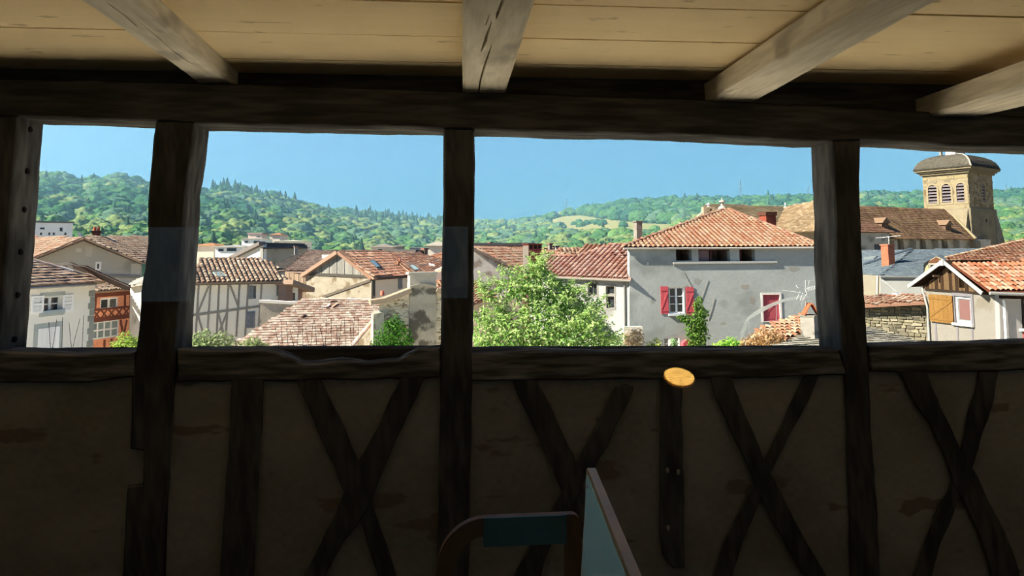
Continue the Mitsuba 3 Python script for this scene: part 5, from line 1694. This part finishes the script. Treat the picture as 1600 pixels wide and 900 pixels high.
part(h, 'chapel_window', F.box(1366, 382, 1381, 393, -.1, .03), color=fl('#5d5c5c', .4))

# ---- slate roofed house
h = thing('slate_roofed_house', 'blue grey slate roofed house with a small dormer below the church nave', 'house')
SL = [lin(c, .42) for c in ('#93a1ac', '#899aa6', '#9caab4', '#8494a0')]
R = roof3((1377, 430, 58), (1456, 431.5, 56.5), (1470, 389, 68))
roof(h, R, [(1376, 430), (1456, 432), (1500, 432), (1540, 388), (1424, 390)], col=.36, row=.30, pal=SL, seed=70, flat=True, patch=.12)
R2 = roof3((1340, 427.5, 63), (1377, 430, 58), (1424, 390, 68.2))
roof(h, R2, [(1330, 427), (1377, 430.5), (1425, 390), (1330, 391.5)], col=.36, row=.30, pal=SL, seed=71, flat=True, patch=.12)
part(h, 'standing_seam', tube([R2.px(1424, 390.5, .1), R2.px(1350, 415, .1)], .14, 6), color=fl('#4c5863', .42))
sk = part(h, 'roof_window', R2.extrude(R2.poly([(1350, 403), (1372, 401), (1366, 406), (1350, 408)]), 0, .12), color=fl('#6d7882', .42))
part(sk, 'pane', R2.extrude(R2.poly([(1351, 403.8), (1370, 402), (1365, 405.4), (1351, 407.2)]), .12, .14), 'pale_glass')
part(h, 'roof_vent', R.extrude(R.poly([(1388, 404), (1392, 404), (1391, 407), (1387, 407)]), 0, .3), color=fl('#55616c', .42))
d = uniq(f'{h}__dormer')
p_ = R.px(1452, 424)
DV = [W(1427, 411.5, 57.3), W(1464, 399.2, 57.0), W(1470, 397.2, 62), W(1438, 408, 61), W(1478, 406.5, 56.6), W(1484, 404, 61.5)]
dm = mk(DV, [[0, 1, 2], [0, 2, 3], [1, 4, 5], [1, 5, 2]])
scene[d] = shape(subdiv(dm, .6), 'painted', color=lin('#93a1ac', .42))
FD = Face(1444, 57.5, 1478, 56.2)
part(d, 'front', FD.extrude(FD.poly([(1444, 411), (1463, 400.5), (1475, 406), (1475, 436), (1444, 436)]), -.3, 0), color=lin('#d9d0b8', .34))
part(d, 'gable_board', FD.extrude(FD.poly([(1448, 410.5), (1463, 402), (1472, 406.5), (1470, 410.5)]), 0, .05), color=lin('#94674e', .34))
part(d, 'window', FD.extrude(FD.rect(1454, 414, 1470, 430), 0, .05), 'window_glass')
part(d, 'shutter', FD.box(1445, 414, 1452, 426, 0, .06), color=lin('#e4d9a8', .34))
F = Face(1374, 57.5, 1460, 56)
wall(h, F, F.poly([(1376, 431), (1462, 432), (1462, 560), (1376, 560)]), lin('#aeb0ad', .62), seed=72, scale=.5, amp=.05)
part(h, 'eaves_shadow_board', F.box(1376, 432, 1460, 434.5, 0, .2), color=fl('#5b5f62', .42))  # dark board whose colour stands in for the eaves shadow
F2 = Face(1330, 62.5, 1377, 57.6)
wall(h, F2, F2.poly([(1330, 428), (1376.5, 431), (1376.5, 560), (1330, 560)]), lin('#ddd6bf', .30), seed=73, scale=.5, amp=.06)
pipe(h, F2, [(1373, 431), (1372, 470)], .07, .1, fl('#c4c2ba', .5))
part(h, 'bracket', bar(F.px(1378, 437, .3), F.px(1399, 456, .6), .06), color=lin('#d5d8d8', .5))
part(h, 'air_unit', F.box(1394, 458, 1406, 464, .05, .5), color=fl('#c9cbc8', .55))
k = chimney('orange brick chimney on the slate roof', 1384, 381.5, 1398, 396, 62, lin('#cf7f62', .5), cap=lin('#d58b70', .5), turn=14, depth=.8)
ac = W(1389, 383, 62.3)
bc = W(1389, 370, 62.3)
an = single('roof_aerial', cat([tube([ac, bc], .04, 5), tube([bc + [-1.1, 0, -.1], bc + [1.0, 0, .1]], .03, 5)] + [bar(bc + [x, -.35, x * .09], bc + [x, .35, x * .09], .04) for x in np.linspace(-1, .9, 6)]), 'painted', 'thin aerial on the orange brick chimney', 'aerial', color=fl('#c2bfb8', .5))

# ---- yard wall with tile coping
h = thing('stone_yard_wall', 'old rubble wall capped with terracotta tiles right of the cracked post', 'wall')
F = Face(1336, 44.5, 1452, 41.2)
m = subdiv(F.extrude(F.poly([(1336, 476), (1452, 470), (1460, 600), (1336, 600)]), -.45, -.05), .4)
part(h, 'mortar', m, color=mottled(m, fl('#857c6a', .40), .2, 2, 74))
g = np.random.default_rng(75)
u_, z_ = F.uv(1340, 540), F.uv(1340, 474)
u1_, z1_ = F.uv(1455, 540)[0], F.uv(1450, 470)[1]
vars_ = [lin(c, .44) for c in ('#aca68e', '#9a957c', '#8a8670', '#b4ad96', '#928c7a', '#7b7868')]
z = u_[1]
row = 0
while z < z_[1] - .05:
    hh = g.uniform(.15, .24)
    u = u_[0] + g.uniform(-.3, 0)
    while u < u1_:
        w_ = g.uniform(.22, .60)
        if z + hh < z_[1] + (z1_ - z_[1]) * (u - u_[0]) / (u1_ - u_[0]):
            a = np.array([(u + .02, z + .02), (u + w_ - .02, z + .02), (u + w_ - .02, z + hh - .02), (u + .02, z + hh - .02)]) + g.normal(0, .022, (4, 2))
            P_ = Polygon(a).buffer(-.035).buffer(.035, quad_segs=2)
            o = .01 + .05 * g.random()
            m = F.extrude(P_, -.1, o)
            c = vars_[g.integers(6)] * g.uniform(.8, 1.25)
            part(h, 'stone', m, color=c)
        u += w_
    z += hh
R = roof3((1336, 477, 44.0), (1446, 471, 40.8), (1440, 462, 42.0))
P_ = R.poly([(1336, 478), (1450, 472), (1446, 461), (1336, 464)]).buffer(0)
part(h, 'coping_bed', R.extrude(P_, -.15, 0), color=fl('#8a6a5a', .42))
for m, c in tile_field(R, P_, .34, .36, [lin(c, .42) for c in ('#d9b8a0', '#c9a58c', '#c79078', '#b08a78', '#e0c8b4')], 76, split=True):
    part(h, 'coping_tile', m, color=c)

# ---- cottage on the right
h = thing('cream_cottage', 'cream gabled cottage with a white framed window and white bargeboards at the far right', 'house')
pa, pb = W(1438, 395, 39.3), W(1561, 395, 34.0)
F = Face(1438, 39.3, 1561, 34.0)
win = F.poly([(1494, 462), (1517, 465), (1517, 505), (1494, 503)])
b_ = win.bounds
win = sbox(b_[0], F.uv(1505, 505)[1], b_[2], F.uv(1505, 463)[1])
attic = F.rect(1498.5, 433, 1508, 450)
wall(h, F, F.poly([(1447, 452), (1561, 460.5), (1561, 600), (1447, 600)]), lin('#ece6da', .22), holes=[win], seed=77, scale=.9, amp=.05, second=lin('#d9d0bc', .21), cover=.36)
wd = window(h, F, win, 1, 1, color=lin('#eef0f2', .42), fw=.14, deep=.06, glass='pale_glass')
part(wd, 'curtain', F.extrude(win.buffer(-.18, join_style='mitre'), -.083, -.081), color=lin('#9a7470', .45))
part(h, 'window_surround', F.extrude(win.buffer(.16, join_style='mitre').difference(win), -.02, .05), color=lin('#98969c', .46))
part(h, 'window_sill', F.extrude(sbox(win.bounds[0] - .15, win.bounds[1] - .14, win.bounds[2] + .15, win.bounds[1]), 0, .16), color=lin('#e4dfd8', .55))
shutter(h, F, F.poly([(1454, 461), (1490, 462), (1493, 504), (1457, 502)]).envelope, lin('#cc9c5c', .29), boards=5, o=.10, name='orange_shutter')
labels.setdefault(f'{h}__orange_shutter', {})['label'] = 'orange wooden shutter folded back beside the window'
for pts, w_ in (([(1496, 507), (1498.5, 560)], .10), ([(1519, 509), (1521.5, 560)], .10), ([(1490, 452), (1491, 462)], .10), ([(1515, 456), (1516, 464)], .10), ([(1560, 466), (1564, 560)], .14), ([(1462, 503), (1465, 560)], .12)):
    part(h, 'timber', F.strip(pts, w_, -.01, .025), color=lin('#9b97a0', .44))
part(h, 'timber', F.strip([(1446, 452), (1563, 460.5)], .12, -.01, .06), color=lin('#4a4038', .4))
gp = F.poly([(1440, 451), (1486, 412), (1556, 459.5)])
u0, z0, u1, z1 = gp.bounds
hole = F.rect(1498.5, 433, 1508, 450)
for i, u in enumerate(np.arange(u0, u1, .21)):
    b = gp.intersection(sbox(u + .008, z0, u + .20, z1)).difference(hole)
    if b.area > .01:
        part(h, 'gable_board', F.extrude(b, 0, .03 + .02 * (i % 2)), color=lin(['#6b5442', '#8f7458', '#5f4c3e', '#a88a68'][int(rng.integers(4))], .25))
part(h, 'gable_backing', F.extrude(gp.difference(hole), -.08, -.005), color=lin('#6b5442', .25))
u0, z0, u1, z1 = hole.bounds
part(h, 'attic_box', cat([F.ubox(u0 - .05, z0 - .05, u1 + .05, z1 + .05, -2.6, -2.5), F.ubox(u0 - .12, z0 - .6, u0 - .01, z1 + .1, -2.5, -.09), F.ubox(u1 + .01, z0 - .6, u1 + .12, z1 + .1, -2.5, -.09), F.ubox(u0, z0 - .7, u1, z0 - .6, -2.5, -.09), F.ubox(u0, z1 + .01, u1, z1 + .1, -2.5, -.09)]), color=lin('#8f7458', .25))
# roof over the gable: ridge runs away to the right
dirr = np.array([-F.n[0], -F.n[1], 0])
dirr /= np.linalg.norm(dirr)
A_, B_, C_ = F.px(1431.5, 446, .5), F.px(1486, 406.5, .5), F.px(1548, 456, .5)
for nm_, (p, q) in (('left', (A_, B_)), ('right', (B_, C_))):
    L_ = 0.62 if nm_ == 'right' else 3.0
    v = [p, q, q + dirr * L_, p + dirr * L_]
    v += [x - [0, 0, .07] for x in v]
    part(h, 'roof_boarding', mk(v, [[0, 1, 2], [0, 2, 3], [4, 6, 5], [4, 7, 6], [0, 4, 5], [0, 5, 1], [1, 5, 6], [1, 6, 2], [2, 6, 7], [2, 7, 3], [3, 7, 4], [3, 4, 0]]), color=lin('#3e332b', .42))
    d_ = (q - p) / np.linalg.norm(q - p)
    up_ = np.cross(F.n, d_)
    up_ = up_ if up_[2] > 0 else -up_
    part(h, 'bargeboard', obox(p, d_, up_, F.n, (-.05, -.15, .0), (np.linalg.norm(q - p) + .05, .05, .05)), color=lin('#dfe4e6', .34))
part(h, 'bargeboard_boss', F.extrude(F.rect(1482.5, 406.5, 1489, 415), .55, .60), color=lin('#e4e6e6', .38))
part(h, 'purlin', bar(F.px(1470, 431, .02), F.px(1470, 431, .48), .10), color=lin('#7d6a58', .42))
pipe(h, F, [(1443, 447), (1447, 462), (1452, 480), (1456.5, 560)], .06, .12, lin('#b9bdb8', .5))
# flank wall towards us
F2 = Face(1561, 34.0, 1680, 34.0)
wall(h, F2, F2.poly([(1561, 459), (1680, 461), (1680, 600), (1561, 600)]), lin('#b9b6b2', .55), seed=78, scale=.6, amp=.05, thick=.3)
part(h, 'eaves_beam', F2.strip([(1561, 463), (1680, 466)], .20, 0, .20), color=lin('#3a302b', .4))
part(h, 'timber', F2.strip([(1597, 464), (1599, 516)], .10, -.01, .04), color=lin('#3f3a3a', .4))
part(h, 'white_sill', F2.box(1592, 513.5, 1640, 516.5, 0, .15), color=fl('#d9d6d6', .5))
part(h, 'red_panel', F2.box(1598, 518, 1640, 545, 0, .05), color=lin('#c7605c', .5))
pipe(h, F2, [(1563.5, 468), (1565.5, 476), (1570, 560)], .06, .14, fl('#e2e6e6', .4))
RA = Roof((1546, 455), 33.2, (1690, 459), 33.2, 27)
PA = [(1547, 455.5), (1690, 460), (1690, 408), (1487, 411)]
part(h, 'roof', RA.extrude(RA.poly(PA).buffer(0), -.10, .0), color=lin('#7d4a38', .42))
for m, c in tile_field(RA, RA.poly(PA).buffer(0), .27, .40, [lin(c, .40) for c in ('#e0a080', '#d68e6c', '#e6b096', '#cc8060', '#e6b89c')], 79, split=True):
    part(f'{h}__roof', 'tile', m, color=c)
p, q = RA.px(1547, 456.5, -.06), RA.px(1690, 461, -.06)
part(h, 'gutter', tube([p, q], .08, 8), color=lin('#aeb0ae', .5), smooth=40)
h = thing('red_hipped_roof_house', 'larger weathered tile roof rising behind the cream cottage at the far right', 'house')
RB = roof3((1478, 403.5, 46), (1690, 410, 37.5), (1600, 375, 47))
roof(h, RB, [(1478, 404), (1540, 388), (1580, 378), (1690, 356), (1690, 410), (1488, 412)], col=.27, row=.34, pal=TERRA_RED + TERRA, seed=80, patch=.4)
cap_tiles(h, RB.px(1478, 404, .05), RB.px(1690, 356, .05), [lin('#d9c2a8', .55), lin('#c9a88c', .52)], 13, r=.12)

# ---- grey stone tile roof in front, with its tiled side wall, stack and aerial
h = thing('stone_tile_roof_house', 'low roof of pale grey stone tiles behind the cracked post', 'house')
R = roof3((1285, 511, 31), (1357, 512.5, 31), (1320, 560, 26.5))
roof(h, R, [(1200, 545), (1286, 510), (1357, 512), (1440, 535), (1460, 580), (1180, 580)], col=.24, row=.26, pal=[lin(c, .42) for c in ('#c9c4b4', '#b8b2a2', '#d5d0c0', '#a8a292')], seed=81, flat=True, patch=.3)
h = thing('tiled_side_wall', 'short sloping wall under two courses of rounded terracotta tiles in front of the red door', 'wall')
R = roof3((1262, 490, 33.4), (1184, 520, 30.4), (1222, 537, 29.2))
P_ = R.poly([(1262, 490), (1262, 513), (1222, 537), (1190, 536), (1184, 518)]).buffer(0)
part(h, 'bed', R.extrude(P_, -.12, 0), color=fl('#7a5c4a', .42))
for m, c in tile_field(R, P_.buffer(.05), .26, .34, [lin(c, .42) for c in ('#e0b090', '#d29a7a', '#e8c4a6', '#c08a6c')], 82, split=True):
    part(h, 'tile', m, color=c)
F = Face(1180, 29.8, 1265, 33.6)
m = subdiv(F.extrude(F.poly([(1184, 524), (1262, 497), (1262, 580), (1184, 580)]), -.3, 0), .2)
part(h, 'stonework', m, color=mottled(m, fl('#8f8a78', .44), .2, 2, 83))
k = thing('rendered_stack', 'small grey rendered chimney with a tent of two terracotta tiles beside the aerial', 'chimney')
a, b = W(1259.5, 523, 29), W(1288, 494, 29)
c = np.array([(a[0] + b[0]) / 2, 29.35, a[2]])
t = math.radians(35)
X, Yv = np.array([math.cos(t), math.sin(t), 0]), np.array([-math.sin(t), math.cos(t), 0])
hw = (b[0] - a[0]) / 2 * .74
m = subdiv(obox(c, X, Yv, Z3, (-hw, -hw, -2), (hw, hw, b[2] - a[2])), .08)
part(k, 'stack', m, color=mottled(m, lin('#cfcabf', .36), .15, 4, 84, second=lin('#9a978e', .32), cover=.4))
part(k, 'slab', obox(c, X, Yv, Z3, (-hw - .03, -hw - .03, b[2] - a[2] - .03), (hw + .03, hw + .03, b[2] - a[2] + .03)), color=lin('#bdb8ac', .36))
top = c + Z3 * (b[2] - a[2] + .03)
t = math.radians(12)
X, Yv = np.array([math.cos(t), -math.sin(t), 0]), np.array([math.sin(t), math.cos(t), 0])
for s in (-1, 1):
    v = [top + X * s * hw * .95 - Yv * hw * .9, top + X * s * hw * .95 + Yv * hw * .9, top + X * s * .02 + Yv * hw * .9 + Z3 * .46, top + X * s * .02 - Yv * hw * .9 + Z3 * .46]
    nn_ = np.cross(v[1] - v[0], v[2] - v[0])
    nn_ /= np.linalg.norm(nn_)
    v += [x + nn_ * .035 * (1 if nn_[2] > 0 else -1) for x in v]
    part(k, 'cap_tile', mk(v, [[0, 1, 2], [0, 2, 3], [4, 6, 5], [4, 7, 6], [0, 4, 5], [0, 5, 1], [1, 5, 6], [1, 6, 2], [2, 6, 7], [2, 7, 3], [3, 7, 4], [3, 4, 0]]), color=lin('#d07a58', .5))
k = thing('television_aerial', 'white many-barred television aerial on a pole in front of the grey house', 'aerial')
AL = lin('#e3e6e6', .45)
part(k, 'mast', tube([W(1259.5, 530, 29.6), W(1258.5, 455, 29.6)], .016, 6), color=fl('#8e9090', .5))
p0, p1 = W(1222, 453.5, 29.6), W(1252, 457.5, 29.4)
part(k, 'boom', tube([p0, p1], .016, 6), color=AL)
for s in (0, 1):
    q0, q1, q2 = W(1250, 456 - s * 2, 29.4), W(1244 + s * 10, 468.5 + s * 1.5, 29.2), W(1261, 458, 29.7)
for a_, b_ in (((1244.5, 469), (1250, 456)), ((1250, 470), (1255, 456.5)), ((1254, 469.5), (1261, 458.5)), ((1261, 458.5), (1257, 449)), ((1244, 446), (1257, 449)), ((1247, 450), (1258, 451)), ((1247, 450), (1244, 446)), ((1258.5, 438.5), (1272, 439.5)), ((1264.5, 439), (1262.5, 452)), ((1258.5, 438.5), (1259, 452))):
    part(k, 'element', tube([W(*a_, 29.4), W(*b_, 29.5)], .017, 6), color=AL)
part(k, 'boom', tube([W(1258, 452, 29.5), W(1283, 446.5, 29.2)], .022, 6), color=AL)
for i in range(9):
    x, y = 1262 + i * 2.5, 451.2 - i * .55
    part(k, 'element', bar(W(x, y - 2.6, 29.4), W(x + 1.2, y + 3.4, 29.1), .018), color=AL)
# bent sheet of clear plastic on thin rods
scene['film'] = {'type': 'principledthin', 'base_color': {'type': 'rgb', 'value': [.62, .68, .68]}, 'roughness': .2, 'spec_trans': .72, 'diff_trans': .9, 'eta': 1.45}
k = thing('plastic_hoop', 'bent band of milky translucent plastic arching in front of the red door', 'plastic hoop')
cu = [(1155.5, 532), (1157, 520), (1161, 508), (1168, 496), (1178, 487.5), (1192, 479.5), (1208, 472.5), (1226, 466.5), (1246, 462.5), (1262, 461)]
inn = [(1159.5, 530), (1163, 520), (1167.5, 509), (1170, 499.5), (1181, 493), (1194, 486), (1209, 478), (1227, 471), (1247, 466.5), (1262, 464.5)]
v, f = [], []
for (x, y), (x2, y2) in zip(cu, inn):
    v += [W(x, y, 35.6), W(x2, y2, 36.6)]
for i in range(len(cu) - 1):
    f += [[2 * i, 2 * i + 2, 2 * i + 3], [2 * i, 2 * i + 3, 2 * i + 1]]
part(k, 'band', subdiv(mk(v, f), .3), 'film')
for x, y0, y1 in ((1170, 499, 530), (1212.5, 475, 508), (1252.5, 466, 494)):
    part(k, 'rod', tube([W(x, y0, 36), W(x, y0, 36) * [1, 1, 0]], .014, 6), color=fl('#dfe2e0', .55))

# ------------------------------------------------------------------ plants
def px_blobs(lst, Y, squash=1.0, dr=1.0):
    out = []
    for (x, y, r, *d) in lst:
        yy = Y + (d[0] if d else 0)
        R_ = r / FOC * yy
        out.append((W(x, y, yy), (R_, R_ * dr, R_ * squash)))
    return out


def sprays(base, dirs, L, k, seed):
    "leaf positions along drooping shoots"
    g = np.random.default_rng(seed)
    P, N = [], []
    for b, d in zip(base, dirs):
        d = d / np.linalg.norm(d)
        l = L * g.uniform(.6, 1.25)
        s = np.linspace(.05, 1, k)
        pts = b + d * (s * l)[:, None] - np.array([0, 0, 1]) * (.25 * l * s ** 2)[:, None]
        side = np.cross(d, [0, 0, 1.0])
        side /= np.linalg.norm(side) + 1e-9
        off = side * (np.where(np.arange(k) % 2, 1, -1) * .06)[:, None] * (1.2 - .6 * s)[:, None]
        P.append(pts + off + g.normal(0, .02, (k, 3)))
        N.append(np.tile([0, 0, 1.0], (k, 1)) + d * .5 + off * 6)
    P, N = np.vstack(P), np.vstack(N)
    return P, N / np.linalg.norm(N, axis=1, keepdims=True)


tr = thing('leafy_tree', 'bushy light green leafy tree below the roofs right of the middle post', 'tree')
TY = 30
TB_ = [(832, 452, 42), (868, 468, 38), (800, 448, 30), (838, 424, 18), (846, 408, 8), (880, 492, 42), (918, 506, 34, -.6), (850, 515, 46, -.8), (800, 522, 40, -.6), (762, 532, 30, -.6), (905, 532, 46, -.8), (945, 534, 22, -.4), (786, 492, 20), (766, 462, 14), (756, 448, 8), (893, 455, 14), (928, 478, 14),
       (757, 500, 12, -.4), (830, 560, 60), (900, 570, 60), (770, 565, 45)]
BL = px_blobs(TB_, TY, .95, .9)
m, c = blob_leaves(BL + [(a, np.array(r) * .62) for a, r in BL], 13500, .155, GREEN, 91, shell=.3, droop=.4, up=.7)
part(tr, 'foliage', m, 'leaf', color=c, stuff=True)
g = np.random.default_rng(93)
bs_, ds_ = [], []
for cc, r in BL[:18]:
    for _ in range(int(10 * r[0] / .6) + 4):
        d = g.normal(0, 1, 3)
        d[2] = abs(d[2]) * .8 + .1
        d[1] -= .3
        d /= np.linalg.norm(d)
        bs_.append(cc + d * np.array(r) * .75)
        ds_.append(d + [0, 0, .35])
for x, y, dx, dy in ((768, 512, -20, -18), (776, 500, -18, -6), (772, 508, 26, -10), (778, 500, 20, -12), (905, 450, 14, -10), (930, 505, 26, -8), (950, 528, 18, -6), (790, 430, -6, -16), (842, 412, 4, -12), (900, 455, 20, -6), (760, 470, -12, -18)):
    a, b = W(x, y, TY - .8), W(x + dx, y + dy, TY - .8)
    for q in range(2):
        bs_.append(a + g.normal(0, .05, 3))
        ds_.append((b - a) + g.normal(0, .05, 3))
P, N = sprays(bs_, ds_, .55, 18, 94)
m, c = leaf_cloud(P, N, .14, [GREEN[0], GREEN[3], GREEN[1], lin('#c4dc92', .76)], 95, .3)
part(tr, 'shoots', m, 'leaf', color=c, stuff=True)
root = W(842, 600, TY)
root[2] = 0
k0 = W(842, 560, TY)
part(tr, 'trunk', tube([root, root * [1, 1, 0] + [.1, 0, 2.5], k0 + [0, 0, -.4]], [.16, .13, .10], 10), color=fl('#6f5f4e', .42), smooth=40)
for cc, r in BL[:16]:
    part(tr, 'branch', tube([k0 + [0, 0, -.5], (k0 + cc) / 2 + g.normal(0, .12, 3), cc], [.06, .04, .015], 6, cap=False), color=fl('#6f5f4e', .42), smooth=True)


def bush(name, label, cat_, blobs, Y, n, size, pal, seed, squash=1.0, up=.5, stemc='#6d5c4a', stems=4, dr=1.0):
    k = thing(name, label, cat_)
    BLs = px_blobs(blobs, Y, squash, dr)
    m, c = blob_leaves(BLs, n, size, pal, seed, shell=.25, up=up)
    part(k, 'foliage', m, 'leaf', color=c, stuff=True)
    g = np.random.default_rng(seed)
    ms = []
    x0, y0, r0 = blobs[0][:3]
    b = W(x0, y0 + r0, Y)
    for i in range(stems):
        cc = BLs[int(g.integers(len(BLs)))][0]
        ms.append(tube([[b[0] + g.normal(0, .1), b[1], 0 if name != 'sill_bush' else b[2] - 1.5], b + g.normal(0, .06, 3), cc], [.03, .022, .008], 5, cap=False))
    part(k, 'stems', cat(ms), color=fl(stemc, .42))
    return k


bush('garden_bush', 'pale leaved bush in front of the cream timbered house, low at the sill', 'bush', [(318, 535, 20), (345, 536, 18), (300, 540, 18), (365, 540, 10), (330, 552, 30)], 24, 1700, .13, [lin(c, .56) for c in ('#c2cf9a', '#b2c68a', '#d0d8ac', '#9cb878')], 101)
bush('garden_bush', 'low bush at the foot of the low tiled roof, right of the pale leaved one', 'bush', [(400, 537, 12), (386, 541, 12), (414, 543, 8), (396, 552, 20)], 26, 800, .12, [lin(c, .56) for c in ('#b8c890', '#a8bc80', '#c8d0a0')], 102)
bush('garden_bush', 'fresh yellow green bush beside the red brick house', 'bush', [(195, 530, 12), (207, 536, 12), (184, 540, 10), (198, 550, 20)], 30, 900, .13, [lin(c, .58) for c in ('#c2e070', '#a8d058', '#d2e88a')], 103)
bush('wall_ivy', 'bright green climber on the rubble gable under the stone stack', 'ivy', [(612, 520, 22), (600, 534, 20), (628, 528, 18), (618, 502, 10), (608, 508, 9), (625, 512, 12), (640, 534, 8), (610, 552, 30)], 31.7, 2600, .12, [lin(c, .55) for c in ('#6fae48', '#5c9a3c', '#86c058', '#4c8434')], 104, dr=.35)
k = bush('climbing_vine', 'green vine climbing the big grey house beside the red shuttered window', 'vine', [(1090, 478, 9), (1093, 468, 5), (1096, 490, 12), (1090, 502, 14), (1084, 514, 16), (1094, 524, 16), (1086, 534, 15), (1066, 497, 6), (1074, 499, 8), (1060, 496, 3), (1098, 510, 9), (1088, 550, 18)], 49.3, 3000, .19,
         [lin(c, .55) for c in ('#8fb858', '#7aa848', '#a4c868', '#5c8c3a')], 105, dr=.3)
bt = []
for pts in ([(1092, 470), (1084, 455), (1076, 440), (1068, 425)], [(1094, 472), (1100, 455), (1106, 438)], [(1084, 452), (1072, 446)], [(1106, 500), (1112, 482), (1116, 466)]):
    bt.append(tube([F_big.px(x, y, .03) for x, y in pts], .014, 5))
part(k, 'bare_tendrils', cat(bt), color=fl('#8a857c', .44))
bush('dry_hydrangea', 'rounded dry beige flowering bush at the left foot of the big grey house', 'bush', [(988, 527, 14), (996, 522, 11), (980, 530, 9), (998, 535, 10), (986, 545, 18)], 48, 1200, .18, [lin(c, .85) for c in ('#e6d8b8', '#d8c49c', '#efe2c8', '#c8ac80')], 106)
bush('garden_bush', 'small yellow green bush left of the low white window', 'bush', [(1026, 537, 9), (1016, 540, 6), (1022, 548, 12)], 47.5, 420, .18, [lin(c, .85) for c in ('#cfd488', '#b8c870', '#a4b060')], 107)
bush('garden_bush', 'slender green plant in front of the low white window', 'bush', [(1051, 533, 5), (1054, 541, 7), (1048, 548, 8)], 47.5, 260, .16, [lin(c, .85) for c in ('#a8cc90', '#8cb878')], 108)
bush('garden_bush', 'bright green low plants left of the plastic hoop', 'bush', [(1143, 534, 12), (1130, 538, 10), (1152, 537, 9), (1120, 541, 8), (1140, 548, 20)], 44, 1000, .17, [lin(c, .85) for c in ('#a8d858', '#8cc848', '#5c9a3c', '#bce070')], 109, squash=.7)
bush('dry_bush', 'dry tan leaved bush in front of the tiled side wall', 'bush', [(1195, 529, 18), (1178, 533, 14), (1212, 528, 14), (1165, 538, 10), (1222, 535, 10), (1190, 548, 24)], 28.6, 1700, .12, [lin(c, .56) for c in ('#e3be8c', '#d2a670', '#c09058', '#eed2a8')], 110)
k = single('stone_trough', subdiv(abox(W(974, 545, 49) - [0, .2, 2], W(1003, 510, 49) + [0, .3, 0]), .3), 'painted', 'worn stone block against the foot of the big grey house', 'stone block', color=fl('#c5c2b8', .5))
bush('leafy_shoots', 'pale green leafy shoots left of the dry beige bush', 'bush', [(964, 530, 12), (955, 538, 10), (968, 545, 14)], 42, 600, .16, [lin(c, .85) for c in ('#b8d09a', '#a4c488', '#c8dcb0')], 111)

# ------------------------------------------------------------------ bird spikes standing on the outer sill
SPK = lin('#7a6a60', .45)
def spikes(label, lst):
    k = thing('bird_spikes', label, 'bird spikes')
    xs = [x for x, *_ in lst]
    part(k, 'base_strip', abox(W(min(xs) - 3, 545, YW + .25) - [0, .006, .012], W(max(xs) + 3, 545, YW + .25) + [0, .006, .004]), color=(.2, .19, .18))
    for xb, xt, yt in lst:
        a, b = W(xb, 546, YW + .25), W(xt, yt, YW + .25 + .02 * (1 if (int(xb) // 9) % 2 else -1))
        part(k, 'spike', tube([a, b], .0011, 5), color=SPK)
spikes('thin upright bird spikes on the sill of the leftmost opening', [(79, 76.5, 503), (82, 89, 499), (97, 98, 496), (112, 108, 504), (113, 125, 498), (128.5, 131, 493)])
spikes('row of thin upright bird spikes on the sill before the low tiled roof', [(437, 430, 512), (441.5, 439.5, 502), (450.5, 447.5, 502), (460, 453, 514), (463.5, 468, 499), (473.5, 472, 500), (483.5, 477.5, 511), (485, 490, 499), (495.5, 491.5, 500), (507, 501, 512), (508, 510.5, 498), (518, 517.5, 497), (528, 525.5, 508), (529, 533.5, 501),
                                                                              (540, 538, 497), (550, 547, 509), (551, 553.5, 496), (560, 560, 495)])

# ------------------------------------------------------------------ summer haze over the valley
scene['valley_haze'] = {'type': 'cube', 'to_world': T().translate([150, 625, 100]).scale([1000, 405, 120]), 'bsdf': {'type': 'null'},
                        'interior': {'type': 'homogeneous', 'phase': {'type': 'hg', 'g': .4}, 'albedo': {'type': 'rgb', 'value': [.66, .90, .99]}, 'sigma_t': {'type': 'rgb', 'value': [.00048, .00064, .0008]}}}
labels['valley_haze'] = {'label': 'thin blue summer haze in front of the distant hills', 'category': 'haze', 'kind': 'stuff'}
